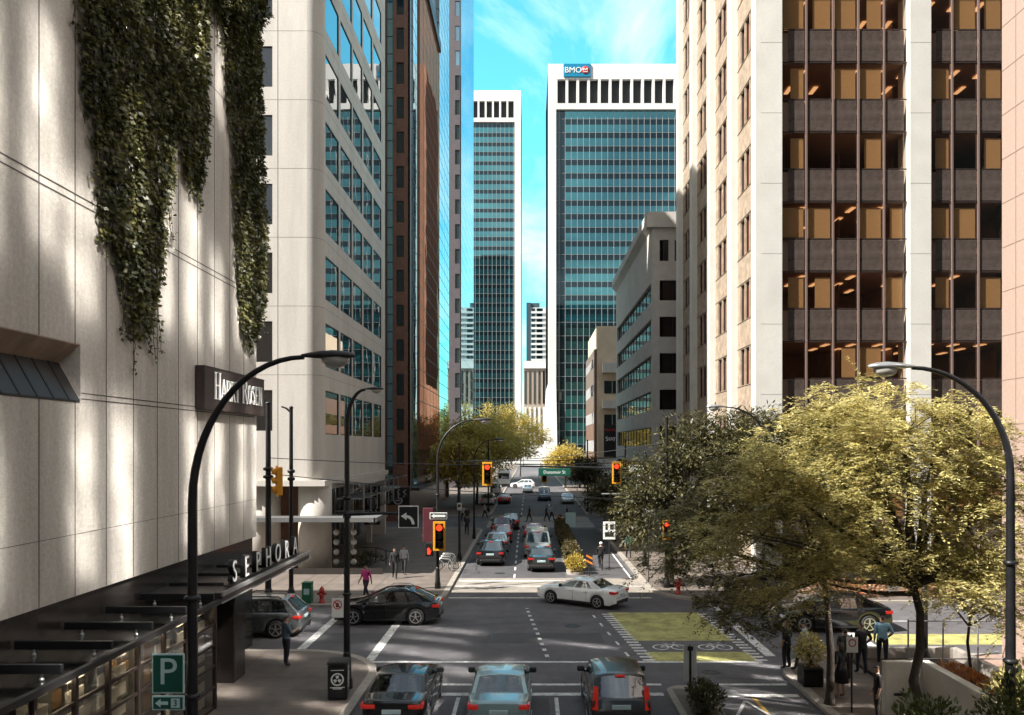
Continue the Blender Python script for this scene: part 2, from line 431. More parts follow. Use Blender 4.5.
# ------------------------------------------------------------------ ground, road, pavements
b = MB(); b.poly([(-2500,-2500,0),(2500,-2500,0),(2500,3500,0),(-2500,3500,0)]); structure(b, 'ground', M['ground'])
b = MB(); b.poly([(-95,-45,.004),(95,-45,.004),(95,340,.004),(-95,340,.004)]); structure(b, 'road', M['asphalt'])
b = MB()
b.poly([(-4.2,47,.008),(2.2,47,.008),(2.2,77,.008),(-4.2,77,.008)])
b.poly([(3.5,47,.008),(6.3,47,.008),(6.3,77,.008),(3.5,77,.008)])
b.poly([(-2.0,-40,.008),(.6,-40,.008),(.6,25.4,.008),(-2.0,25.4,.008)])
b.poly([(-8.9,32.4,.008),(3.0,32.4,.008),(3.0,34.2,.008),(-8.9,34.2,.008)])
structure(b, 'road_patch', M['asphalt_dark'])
blocks = [(-90,-5.3,-40,31,0,0,3.5,0), (-90,-4.4,39.7,77,0,3,2,0), (-90,-4.4,91,330,0,2,0,0),
          (8.8,90,-40,30.4,0,0,0,3), (6.5,90,40.6,77,4.2,0,0,2), (6.5,90,91,330,2,0,0,0)]
kb = MB(); pv = MB(); pj = MB()
for x0,x1,y0,y1,sw,se,ne,nw in blocks:
    kb.prism(rrect(x0,x1,y0,y1,sw,se,ne,nw), .0, .13)
    i = .3
    pv.poly([(x,y,.135) for x, y in rrect(x0+i,x1-i,y0+i,y1-i,max(0,sw-i),max(0,se-i),max(0,ne-i),max(0,nw-i))])
    # scored joints of the slabs near the camera
    if y0 < 60:
        sx0, sx1 = (max(x0,-17), x1-.35) if x0 < 0 else (x0+.35, min(x1, 21))
        sy0, sy1 = max(y0, 14)+.4, y1-.4
        y = sy0 + .8
        while y < sy1:
            c = max(ne, nw, sw, se) if (y > y1-3 and (ne or nw)) or (y < y0+4 and (sw or se)) else 0
            a0, a1 = (sx0, sx1-c) if x0 < 0 else (sx0+c, sx1)
            pj.poly([(a0,y,.139),(a1,y,.139),(a1,y+.025,.139),(a0,y+.025,.139)]); y += 1.5
        x = sx0 + .9
        while x < sx1-3.2 if x0 < 0 else x < sx1:
            if x0 < 0 or x > sx0+3.2: pj.poly([(x,sy0,.143),(x+.025,sy0,.143),(x+.025,sy1,.143),(x,sy1,.143)])
            x += 1.5
kb.prism(rrect(4.4,5.75,-40,26.3,0,0,.6,.6), 0, .14)
kb.prism(rrect(2.3,3.35,49.5,76,.5,.5,.3,.3), 0, .14)
structure(kb, 'kerb', M['kerb']); structure(pv, 'pavement', M['paving']); structure(pj, 'pavement_joint', M['stone_joint'])
b = MB(); b.poly([(4.6,-40,.145),(5.55,-40,.145),(5.55,25.9,.145),(4.6,25.9,.145)]); structure(b, 'island_paving', M['paving'])
b = MB(); b.poly([(12.2,26.8,.147),(40,26.8,.147),(40,30.1,.147),(12.2,30.1,.147)]); b.poly([(15.2,17,.147),(40,17,.147),(40,26.7,.147),(15.2,26.7,.147)])
structure(b, 'plaza_paving', M['brick_paving'])

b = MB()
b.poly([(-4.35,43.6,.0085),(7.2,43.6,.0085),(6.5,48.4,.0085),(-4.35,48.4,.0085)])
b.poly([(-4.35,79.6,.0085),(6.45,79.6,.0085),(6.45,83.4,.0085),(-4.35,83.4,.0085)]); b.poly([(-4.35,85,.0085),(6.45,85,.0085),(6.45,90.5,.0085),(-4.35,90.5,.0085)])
structure(b, 'sun_toned_concrete', mat('sun_toned_concrete', (.28,.25,.215), .8, var=.15, vscale=1.2, dirt=.3, dscale=.5))  # concrete bands toned paler to stand in for sunlit strips across the road
# painted markings
Z = .013
def strip(mb, a, c, w, z=Z):
    a, c = Vector((*a, z)), Vector((*c, z)); t = (c-a).normalized(); s = Vector((-t.y, t.x, 0))*w/2
    mb.poly([a-s, c-s, c+s, a+s])
def dashes(mb, a, c, w, on, off, z=Z):
    a, c = Vector(a), Vector(c); L = (c-a).length; t = (c-a)/L; d = 0
    while d < L:
        e = min(L, d+on); p, q = a+t*d, a+t*e; strip(mb, (p.x,p.y), (q.x,q.y), w, z); d += on+off
b = MB()
strip(b, (-6.2,29.6), (8.6,29.6), .2); strip(b, (-5.2,26.8), (4.4,26.8), .2); strip(b, (5.9,26.8), (8.6,26.8), .2)
strip(b, (-4.3,42.1), (6.4,42.1), .2); strip(b, (-4.3,45.6), (6.4,45.6), .2)
strip(b, (-9.0,31.0), (-9.0,39.6), .35); strip(b, (-5.98,29.75), (-5.98,39.6), .35)
strip(b, (9.15,30.4), (9.15,40.6), .4); strip(b, (13.7,30.4), (13.7,40.6), .35)
strip(b, (-4.3,84.), (6.4,84.), .4); strip(b, (-4.3,79.), (6.4,79.), .4)
structure(b, 'crosswalk_line', M['paint'])
b = MB()
strip(b, (-5.2,25.75), (4.3,25.75), .3); strip(b, (5.95,25.6), (8.6,25.6), .3); strip(b, (-4.2,47.4), (2.1,47.4), .35)
structure(b, 'stop_line', M['paint'])
b = MB()
strip(b, (-2.27,15), (-2.27,25.4), .12); strip(b, (.83,15), (.83,25.4), .12)
dashes(b, (-.95,48.5), (-1.05,76), .12, 1.4, 1.5); dashes(b, (-1.0,93), (-1.0,200), .12, 3, 4)
dashes(b, (2.6,93), (2.6,200), .12, 3, 4)
dashes(b, (.66,30.3), (-.16,39.4), .16, .35, .55)
dashes(b, (3.75,30.4), (2.9,38.5), .1, .6, 1.1)
strip(b, (6.1,48), (6.1,60), .12); dashes(b, (-14,35.3), (-60,35.3), .12, 2, 3); dashes(b, (16,36.5), (60,36.5), .12, 2, 3)
structure(b, 'lane_line', M['paint'])
# bike box: paint fields, edge ladders, bicycle symbols
b = MB()
ex = lambda y, s: (4.45 + (y-29.7)*(3.62-4.45)/8.6) if s < 0 else (8.62 + (y-29.7)*(8.2-8.62)/8.6)
for y0, y1 in ((29.75,31.05), (32.85,38.4)):
    b.poly([(ex(y0,-1)+.1,y0,.009),(ex(y0,1)-.1,y0,.009),(ex(y1,1)-.1,y1,.009),(ex(y1,-1)+.1,y1,.009)])
b.poly([(14.1,32.2,.009),(23,32.2,.009),(23,34.0,.009),(14.1,34.0,.009)])
structure(b, 'bike_lane_paint', M['greenpaint'])
b = MB()
y = 29.85
while y < 38.3:
    for s in (-1, 1): strip(b, (ex(y,s)-.24, y), (ex(y,s)+.24, y), .22, .017)
    y += .45
structure(b, 'ladder_marking', M['paint'])
b = MB()
def ring(mb, cx, cy, r, w, z=.017, n=22, sy=1.0):
    for i in range(n):
        a, c = 2*PI*i/n, 2*PI*(i+1)/n
        mb.poly([(cx+r*math.cos(a),cy+sy*r*math.sin(a),z),(cx+(r-w)*math.cos(a),cy+sy*(r-w)*math.sin(a),z),(cx+(r-w)*math.cos(c),cy+sy*(r-w)*math.sin(c),z),(cx+r*math.cos(c),cy+sy*r*math.sin(c),z)][::-1])
for cx in (5.55, 7.35):
    for dx in (-.36, .36): ring(b, cx+dx, 31.75, .33, .07, sy=1.25)
    for p, q in (((-.36,31.75),(-.1,32.2)),((-.1,32.2),(.25,32.2)),((.25,32.2),(.36,31.75)),((-.1,32.2),(.02,31.75)),((.02,31.75),(.25,32.2)),((.02,31.75),(-.36,31.75)),((.2,32.42),(.36,32.45)),((-.2,32.35),(0,32.35))):
        strip(b, (cx+p[0],p[1]), (cx+q[0],q[1]), .06, .017 if p[0] < 0 else .019)
structure(b, 'bicycle_symbol', M['paint'])
b = MB()
dia = [(6.1,23.6),(6.75,25.1),(7.15,23.6),(6.75,22.2)]
for i in range(4): strip(b, dia[i], dia[(i+1)%4], .1, .014+.001*i)
structure(b, 'diamond_marking', M['paint'])
b = MB(); dashes(b, (7.1,15), (7.1,25.4), .12, 2, .01); structure(b, 'centre_line', M['yellowline'])
# tar sealed cracks and seams
b = MB(); rnd = random.Random(9)
def crack(x, y, ang, n, w):
    for _ in range(n):
        a = ang + rnd.uniform(-.35,.35); L_ = rnd.uniform(.35,.8); x2, y2 = x+math.cos(a)*L_, y+math.sin(a)*L_
        strip(b, (x,y), (x2,y2), w*rnd.uniform(.7,1.3), .0105); x, y = x2, y2
for q in ((-1.4,30.2,1.57,14,.05),(-8,35.2,.05,26,.045),(3.2,33.6,.1,10,.04),(-3.4,37.6,.0,16,.04),(1.9,20,1.5,9,.04),(-4.3,28.2,.1,15,.045),(.4,38.8,.3,8,.035),(6.4,27.6,.0,6,.04),(-.3,52,1.6,30,.05),(-3.2,50,1.55,28,.05)): crack(*q)
structure(b, 'tar_seam', mat('tar', (.022,.022,.024), .5))
# covers and drains
b = MB()
for x, y, r in ((1.9,35.6,.36),(-7.3,37.2,.33),(-1.9,50.2,.33),(6.4,28.3,.3)): b.lathe([(r,.009),(r,.016),(r*.86,.016),(r*.84,.013),(0.01,.013)], 20, (x,y,0))
tag(b.build('manhole_cover', M['dark_metal']), 'x', 'y'); o = bpy.data.objects['manhole_cover']; del o['label']; del o['category']; o['kind'] = 'structure'

# ------------------------------------------------------------------ left: department store
DS = thing('department_store', 'stone panelled windowless store building with ivy and dark glass storefront', 'building', (-11.05,32.3,0))
g = (-11.05,32.3,0); W = -11.05
b = MB()
b.box(-48, W, -40, 32.3, 10.5, 27); b.box(-48, W, -40, 32.3, 4.35, 9.1); b.box(-48, W, 19.66, 32.3, 9.1, 10.5)
b.extr([(W,19.66,10.5),(-11.58,19.66,10.06),(W,19.66,9.1),(-48,19.66,9.1),(-48,19.66,10.5)], (0,-60,0))
b.build('stone_wall', M['stone'], DS, g)
b = MB()
y = 32.3 - 1.43
while y > 8:
    b.box(W+.001, W+.004, y-.018, y+.018, 10.5 if y < 19.6 else 4.36, 26.9); 
    if y < 19.6: b.box(W+.001, W+.004, y-.018, y+.018, 4.36, 9.1)
    y -= 1.43
for z in (13.93, 14.12): b.box(W+.005, W+.008, -5, 32.2, z-.018, z+.018)
for z in (9.16, 9.30): b.box(W+.005, W+.008, 19.7, 32.2, z-.014, z+.014)
b.box(W+.005, W+.008, -5, 32.2, 5.85, 5.862)
b.box(W+.001, W+.004, 10, 32.2, 20.5, 20.53)
b.build('panel_joint', M['stone_joint'], DS, g)
b = MB(); b.extr([(W-.004,19.6,10.497),(-11.575,19.6,10.055),(-11.565,19.6,10.035),(W-.004,19.6,10.47)], (0,-50,0)); b.build('recess_soffit', mat('soffit', (.33,.235,.165), .7, var=.35, vscale=.8, stretch=(1,2.5,1)), DS, g)
b = MB(); b.extr([(-11.56,19.62,10.04),(W+.01,19.62,9.12),(W+.01,19.62,9.06),(-11.6,19.62,9.98)], (0,-50,0), 0)
y = 19.2
while y > 8:
    b.extr([(-11.55,y,10.055),(W+.015,y,9.135),(W+.012,y,9.10),(-11.55,y,10.02)], (0,-.06,0), 1); y -= .62
b.build('louvre_sill', [M['dark_metal'], M['black']], DS, g)
b = MB(); b.box(-48, -11.17, -40, 32.2, 0, 4.35); b.build('ground_floor_wall', M['dark_stone'], DS, g)
b = MB()
for y in (10.5,13.5,15.2,16.6,17.9,19.25,20.6,21.95,23.95): b.box(-9.49, -9.39, y-.05, y+.05, .13, 3.45)
for z in (.2,.82,1.44,2.06,2.68,3.3): b.box(-9.47, -9.41, 5, 24, z-.035, z+.035)
b.box(-11.2, -9.45, 23.93, 23.99, .13, 3.45)
b.build('storefront_frame', M['bronze'], DS, g)
b = MB()
for y in (16.2, 19, 21.8): b.box(-9.68, -9.62, y, y+1.6, 3.10, 3.14)
b.build('fill_strip', mat('fill_glow', (.8,.75,.65), .5, emit=(1,.88,.68), estr=14), DS, g)  # added glowing strips behind the glass, there only to brighten the striped panels
b = MB(); b.box(-9.95, -9.5, 5, 23.9, 3.2, 3.26); b.build('fill_strip_hood', M['black_metal'], DS, g)  # added hood that hides the glowing strips from above
b = MB(); b.box(-9.445, -9.437, 5, 23.9, .16, 3.4); b.build('shop_window', M['shop_glass'], DS, g)
b = MB()
rnd = random.Random(3)
for k in range(16):      # stock on pale display shelves behind the glass
    y = 14.6 + k*.58; 
    for z in (.3, 1.0, 1.7, 2.35):
        if rnd.random() < .75: b.box(-10.75, -10.2, y, y+.5, z, z+rnd.uniform(.2,.5), rnd.randint(0,2))
    b.box(-10.8, -10.1, y-.04, y-.01, .14, 3.0, 1)
b.build('display_shelf', [mat('stock_pale', (.55,.5,.42), .6), mat('stock_grey', (.25,.24,.22), .6), mat('stock_warm', (.4,.24,.12), .6)], DS, g)
b = MB()
for y0, y1 in ((22.0,23.85),(20.75,21.55),(18.0,19.2),(16.75,17.4),(15.4,16.1)):
    z = .25
    while z < 3.3: b.box(-9.74, -9.70, y0, y1, z, min(3.35, z+.27)); z += .46
b.build('striped_panel', mat('cream_stripe', (.66,.63,.55), .6), DS, g)
b = MB(); b.bbox(-10.75, -9.8, 26.55, 27.55, .13, 3.4, .04); b.build('column', M['dark_stone'], DS, g)
b = MB(); b.box(-11.16, -9.05, 5, 23.4, 3.46, 3.475); b.build('canopy_glass', M['canopy_glass'], DS, g)
b = MB(); b.box(-9.12, -9.0, 5, 23.4, 3.40, 3.53); b.build('canopy_edge', M['dark_metal'], DS, g)
for i in range(9):
    y = 13.55 + 1.85*i
    b = MB(); b.bbox(-11.1, -9.0 if y < 24 else -9.45, y-.05, y+.05, 3.62, 3.80, .01)
    for x in (-10.7, -9.4): b.tube([(x,y,3.48),(x,y,3.63)], .025, 6, 1); b.ball((x,y,3.5), .05, 8, 6, 1)
    b.build('canopy_beam', [M['black_metal'], M['steel']], DS, g)
b = MB()
b.extr([(-11.16,23.4,3.46),(-9.0,23.4,3.42),(-9.0,23.4,3.70),(-11.16,23.4,3.70)], (0,9.2,0), 0)
b.box(-9.0, -8.93, 23.3, 32.7, 3.62, 3.74, 1)
b.box(-9.05, -8.96, 23.3, 32.7, 3.40, 3.44, 1)
b.build('canopy_slab', [M['bronze'], M['grey_metal']], DS, g)

def text_obj(name, body, size, depth, m, parent=None, loc=(0,0,0), rot=(0,0,0), sx=1, ax='CENTER', off=0):
    cu = bpy.data.curves.new(name, 'FONT'); cu.body = body; cu.size = size; cu.extrude = depth
    cu.align_x = ax; cu.align_y = 'CENTER'; cu.resolution_u = 3; cu.offset = off
    cu.materials.append(m)
    tmp = bpy.data.objects.new(name, cu); COL.objects.link(tmp); bpy.context.view_layer.update()
    me = bpy.data.meshes.new_from_object(tmp.evaluated_get(bpy.context.evaluated_depsgraph_get())); bpy.data.objects.remove(tmp); me.name = name
    o = bpy.data.objects.new(name, me); COL.objects.link(o)
    o.location = loc; o.rotation_euler = rot; o.scale = (sx,1,1)
    if parent: o.parent = parent
    return o
# standing letters on the canopy, each letter its own mesh
SG = thing('store_sign', 'row of standing outlined letters SEPHORA on the dark canopy edge', 'sign', (-9.15,24.7,3.74))
y = 0
for ch in 'SEPHORA':
    o = text_obj('letter', ch, .95, .075, M['black_metal'], SG, (-.05,y,.36), (R(90),0,R(90)), .85, off=.02)
    o2 = text_obj('letter_face', ch, .95, .012, M['white'], o, (0,0,.09), (0,0,0), off=-.006)
    y += 1.06
b = MB(); b.box(-.12, .02, -.5, 6.9, -.0, .04); b.build('rail', M['dark_metal'], SG)

# serif letter strokes for the dark name board
def serif(word, h, caps):
    """returns (polylines of (x,z) with widths), total advance; caps: indices of tall letters"""
    thick, thin = .15, .05
    G = {'H':(.78,[((.14,0),(.14,1),thick),((.64,0),(.64,1),thick),((.14,.52),(.64,.52),thin)],[.14,.64],[.14,.64]),
         'A':(.80,[((.10,0),(.40,1),thin),((.40,1),(.70,0),thick),((.2,.34),(.6,.34),thin)],[.10,.70],[]),
         'R':(.74,[((.14,0),(.14,1),thick),((.14,.97),(.45,.97),thin),((.45,.97),(.58,.85),thin),((.57,.87),(.57,.63),thick),((.57,.64),(.42,.52),thin),((.42,.52),(.14,.52),thin),((.36,.52),(.68,0),thick)],[.14,.68],[.14]),
         'Y':(.74,[((.08,1),(.37,.48),thick),((.66,1),(.37,.48),thin),((.37,0),(.37,.5),thick)],[.37],[.08,.66]),
         'O':(.80,[((.14,.3),(.14,.7),thick),((.14,.7),(.28,.95),thick*.7),((.28,.97),(.52,.97),thin),((.52,.95),(.66,.7),thick*.7),((.66,.7),(.66,.3),thick),((.66,.3),(.52,.05),thick*.7),((.52,.03),(.28,.03),thin),((.28,.05),(.14,.3),thick*.7)],[],[]),
         'S':(.62,[((.50,.80),(.44,.95),thin),((.44,.97),(.22,.97),thin),((.22,.95),(.12,.78),thick*.8),((.12,.72),(.5,.32),thick),((.5,.28),(.42,.05),thick*.8),((.42,.03),(.18,.03),thin),((.18,.05),(.1,.22),thin)],[],[]),
         'E':(.66,[((.14,0),(.14,1),thick),((.14,.97),(.54,.97),thin),((.14,.52),(.44,.52),thin),((.14,.03),(.56,.03),thin),((.54,.97),(.54,.82),thin),((.56,.03),(.56,.2),thin)],[.14],[.14]),
         'N':(.80,[((.12,0),(.12,1),thin),((.12,1),(.64,0),thick),((.64,0),(.64,1),thin)],[.12],[.12,.64])}
    out = []; x = 0
    for i, ch in enumerate(word):
        if ch == ' ': x += .38*h; continue
        s = h if i in caps else h*.78
        adv, st, lo, hi = G[ch]
        for p, q, w in st: out.append(((x+p[0]*s, p[1]*s), (x+q[0]*s, q[1]*s), w*s))
        for c in lo: out.append(((x+(c-.14)*s, .015*s), (x+(c+.14)*s, .015*s), .035*s))
        for c in hi: out.append(((x+(c-.14)*s, .985*s), (x+(c+.14)*s, .985*s), .035*s))
        x += adv*s + .02*h
    return out, x
SB = thing('name_board', 'dark brown wall board with white serif letters HARRY ROSEN', 'sign', (W+.02,29.3,9.95))
b = MB(); b.bbox(0, .32, -2.95, 2.95, -.74, .72, .02); b.build('board', mat('board_brown', (.045,.030,.028), .55, var=.2, vscale=3), SB)
b = MB()
for y0, y1, z0, z1 in ((-2.93,2.93,-.735,-.70),(-2.93,2.93,.68,.715)): b.box(.32, .335, y0, y1, z0, z1)
b.build('board_edge', M['bronze'], SB)
st, wid = serif('HARRY ROSEN', .92, (0,6))
b = MB(); k = 4.85/wid
for i, (p, q, w) in enumerate(st):
    d = Vector((q[0]-p[0], q[1]-p[1])); d.normalize(); s = Vector((-d.y, d.x))*w/2
    pts = [(.345+.0005*(i % 9), -2.25+(c[0]+e*s.x)*k, -.36+c[1]+e*s.y) for c, e in ((p,-1),(q,-1),(q,1),(p,1))]
    b.extr(pts, (.035,0,0))
b.build('lettering', M['white'], SB)

# ------------------------------------------------------------------ left: white office block
WB = thing('white_office_block', 'cream concrete office block with rounded corner and strip windows', 'building', (-13.05,50,0)); g = (-13.05,50,0)
tops = [11.5+4.3*k for k in range(12)]
sY = ((51.05,54.6),(55.1,58.6),(59.0,62.2),(62.7,66.1),(66.7,70.2))
hs = [(a-50.9, c-50.9, t-2.75, t+.05) for a, c in sY for t in tops]
hf = [(u, u+2.5, t-2.55, t) for u in (11.4, 7.0) for t in tops]
b = MB()
facade(b, (-13.05,50.9), 90, 21.1, 5.85, 62, .07, hs); facade(b, (-30,50), 0, 16.05, 5.85, 62, .12, hf)
n = 8; arc = [(-13.95+.9*math.sin(R(90*i/n)), 50.9-.9*math.cos(R(90*i/n))) for i in range(n+1)]
b.add([(x,y,5.85) for x,y in arc]+[(x,y,62) for x,y in arc], [(i,i+1,n+2+i,n+1+i) for i in range(n)], 0, True)
b.poly([(-30,50,62),(-13.95,50,62),(-13.05,50.9,62),(-13.05,72,62),(-30,72,62)]); b.box(-48,-30.01,50.02,71.98,.1,61.98)  # last box: unseen depth added to keep sun off the ribbon window block
b.poly([(-13.05,72,5.85),(-30,72,5.85),(-30,72,62),(-13.05,72,62)]); b.poly([(-30,72,5.85),(-30,50,5.85),(-30,50,62),(-30,72,62)]); b.box(-48,-19,72.02,84.9,.1,70)  # last box: unseen wing added to block sun coming through the alley
b.build('wall', M['concrete_white'], WB, g)
b = MB()
for t in tops:
    z = t + .95
    b.box(-29.9, -13.98, 49.996, 49.999, z-.012, z+.012); b.box(-13.049, -13.046, 50.95, 71.9, z-.01, z+.01)
    m = len(arc)
    for i in range(m-1):
        (xa, ya), (xb, yb) = [( -13.95+.903*math.sin(R(90*j/n)), 50.9-.903*math.cos(R(90*j/n))) for j in (i, i+1)]
        b.poly([(xa,ya,z-.012),(xb,yb,z-.012),(xb,yb,z+.012),(xa,ya,z+.012)])
b.box(-15.78, -15.75, 49.992, 49.995, 5.9, 61.9); b.box(-13.05+.001, -13.05+.004, 70.6, 70.62, 5.9, 61.9)
b.build('wall_joint', mat('joint_grey', (.17,.155,.14), .8), WB, g)
b = MB(); b.box(-29.8, -13.55, 50.5, 71.9, 5.9, 61.8); b.build('core', M['office_back'], WB, g)
windows(WB, (-13.05,50.9), 90, hs, .062, 'glass_blue', 'dark_metal'); windows(WB, (-30,50), 0, hf, .115, 'glass_black', 'dark_metal')
b = MB()
b.box(-30, -12.75, 49.7, 72, 5.5, 5.84, 0); b.box(-13.2, -12.9, 51, 72, 5.2, 5.49, 1)
b.build('ledge', [M['concrete_white'], M['concrete_white']], WB, g)
for x, y in ((-13.75,51.2), (-17.1,51.4)):
    b = MB(); b.lathe([(1.05,.13),(1.05,5.5)], 28, (x,y,0)); b.build('column', M['concrete_white'], WB, g)
b = MB(); b.box(-30, -15.2, 53.5, 71.8, .13, 5.5); b.build('lobby_wall', M['brown_granite'], WB, g)
b = MB()
for i in range(12): b.box(-15.1, -15.0, 54+1.5*i, 54.09+1.5*i, .13, 5.5, 1)
b.box(-15.19, -15.12, 53.6, 71.6, .2, 5.4, 0)
b.build('lobby_window', [M['glass_black'], M['grey_metal']], WB, g)
b = MB(); b.box(-14.2, -12.95, 71.3, 71.98, .13, 5.49); b.build('end_pier', M['concrete_white'], WB, g)
for y in (58.2, 65): b = MB(); b.box(-13.3,-12.9,y,y+.4,.13,5.19); b.build('street_pier', M['concrete_white'], WB, g)
# glass and steel entrance canopies
b = MB(); b.box(-18, -9.4, 48.2, 50.2, 3.46, 3.62, 0); b.box(-18, -9.3, 48.1, 48.2, 3.42, 3.68, 0); b.box(-9.4, -9.25, 48.1, 52, 3.42, 3.68, 0); b.box(-13, -9.4, 50.2, 52, 3.5, 3.58, 0)
b.build('corner_canopy', mat('canopy_grey', (.13,.13,.13), .6, var=.1), WB, g)
b = MB()
b.box(-11.05, -10.95, 52.5, 68, 3.66, 3.80, 0); b.box(-11.05, -10.95, 51.5, 66.5, 5.42, 5.58, 0)
for i in range(7):
    y = 53 + 2.3*i
    b.bar((-11,y,3.75), (-11,y,5.5), .07, .07, 0); b.bar((-12.9,y,3.7), (-10.5,y,3.76), .1, .1, 0); b.bar((-12.9,y,5.45), (-10.3,y,5.56), .1, .1, 0); b.bar((-12.9,y,4.3), (-11,y,5.4), .06, .06, 0)
b.box(-12.8, -10.4, 51.8, 68, 3.815, 3.83, 1); b.box(-12.8, -10.3, 51.5, 66.5, 5.60, 5.615, 1)
b.box(-12.8, -11, 52.5, 68, 4.5, 4.56, 0)
b.build('street_canopy', [M['grey_metal'], M['canopy_glass']], WB, g)
b = MB(); b.box(-14.6, -9.0, 49.0, 49.1, .13, .5); b.build('low_wall', M['dark_stone'], WB, g)

# hanging signs with ring and chevron marks beside the block
M['mark_grey'] = mat('mark_grey', (.36,.38,.39), .5)
def chevron_sign(loc, w, h, rows, label):
    t = thing('blade_sign', label, 'sign', loc)
    b = MB(); b.bbox(-w/2, w/2, -.06, .06, 0, h, .02); b.build('panel', M['black_metal'], t)
    rh = h/rows
    for r in range(rows):
        b = MB()
        zc = h - rh*(r+.5); s = min(rh*.3, w*.17)
        if (r + rows) % 2 == 0:
            for k in (0, 1, 2):
                x = -w*.26 + k*w*.26
                b.extr([(x+s*.5,-.075,zc+s),(x-s*.5,-.075,zc),(x+s*.5,-.075,zc-s),(x+s*.9,-.075,zc-s),(x-s*.05,-.075,zc),(x+s*.9,-.075,zc+s)], (0,.012,0))
        else:
            for i in range(16):
                a, c = 2*PI*i/16, 2*PI*(i+1)/16; ro, ri = s*1.5, s*1.0
                b.poly([(ro*1.2*math.cos(a),-.066,zc+ro*math.sin(a)),(ri*math.cos(a)*1.2,-.066,zc+ri*math.sin(a)),(ri*1.2*math.cos(c),-.066,zc+ri*math.sin(c)),(ro*1.2*math.cos(c),-.066,zc+ro*math.sin(c))])
            b.box(-s*.9, s*.9, -.072, -.064, zc-s*.2, zc+s*.2)
        b.build('chevron_mark', M['mark_grey'], t)
chevron_sign((-11.85,60,2.1), 1.2, 2.9, 4, 'tall black hanging sign with grey chevrons and rings under the steel canopy')
chevron_sign((-11.4,69.2,2.9), 2.0, 1.5, 2, 'wide black sign with chevrons and a ring past the canopy end')

# ------------------------------------------------------------------ left: brown tower
BT = thing('brown_tower', 'reddish brown granite tower with reflective glass bays', 'building', (-12.75,85,0)); g = (-12.75,85,0)
hb = [(27.75-14.35+u, 27.75-14.35+u+.8, 6+3.68*k, 8.3+3.68*k) for k in range(20) for u in (0.15,)]
b = MB(); facade(b, (-27.75,85), 0, 15, 0, 90, .2, hb)
b.box(-27.75, -12.95, 85.25, 124, 0, 89.9); b.box(-12.95, -12.75, 85.0, 86.2, 0, 90); b.box(-12.95,-12.6,89.5,90.2,4,66); b.box(-12.95,-12.55,109.6,110.3,4,66); b.box(-12.95,-12.55,123.4,124.6,0,90)
b.build('wall', M['brown_granite'], BT, g)
windows(BT, (-27.75,85), 0, hb, .18, 'glass_black', 'bronze')
def strip_glass(x0, x1, y0, y1, z0, z1, gl, name, root, g, fz=3.68, fy=None, side='x'):
    b = MB(); b.box(x0, x1, y0, y1, z0, z1, 0)
    z = z0
    while z < z1:
        b.box(x0-.02, x1+.008, y0-.008, y1+.02, z, z+.09, 1); z += fz/2
    if fy:
        y = y0
        while y < y1: b.box(x1-.01, x1+.012, y, y+.07, z0, z1, 1); y += fy
    return b.build(name, [M[gl], M['bronze']], root, g)
strip_glass(-15.1, -14.55, 84.75, 84.98, 3.5, 88, 'glass_mirror', 'glass_strip', BT, g)
strip_glass(-12.75, -12.6, 86.2, 89.5, 3.5, 75, 'glass_mirror', 'glass_strip', BT, g, fy=1.6)
strip_glass(-12.95, -12.45, 90.2, 109.6, 7.5, 62, 'glass_brown', 'bronze_glass_bay', BT, g, fy=3.2)
strip_glass(-12.95, -12.5, 110.3, 123.4, 7.5, 84, 'glass_mirror', 'mirror_glass_bay', BT, g, fy=2.2)
b = MB(); b.extr([(-12.95,90,62.05),(-12.2,90,62.05),(-12.2,90,63.2),(-12.95,90,67)], (0,20,0)); b.build('bay_crown', M['bronze'], BT, g)
b = MB(); b.box(-12.9, -11.9, 86, 123, 3.2, 3.6); b.build('awning', M['dark_metal'], BT, g)

# ------------------------------------------------------------------ left: slate tower with cyan side
ST = thing('slate_tower', 'dark slate tower with square windows and mirror glass side', 'building', (-13.1,150,0)); g = (-13.1,150,0)
hb = [(15.05, 15.92, 5+4.65*k, 7.75+4.65*k) for k in range(24)]
b = MB(); facade(b, (-29.1,150), 0, 16, 0, 122, .2, hb); b.box(-29.1, -13.2, 150.3, 184, 0, 121.9); b.build('wall', M['slate_granite'], ST, g)
windows(ST, (-29.1,150), 0, hb, .17, 'glass_mirror', 'dark_metal')
b = MB(); b.box(-13.2, -12.95, 150.4, 184, 4, 121, 0)
z = 4
while z < 121: b.box(-12.96, -12.945, 150.4, 184, z, z+.07, 1); z += 2.32
y = 150.4
while y < 184: b.box(-12.96, -12.942, y, y+.12, 4, 121, 1); y += 3.3
b.build('mirror_glass_side', [M['glass_mirror'], M['grey_metal']], ST, g)

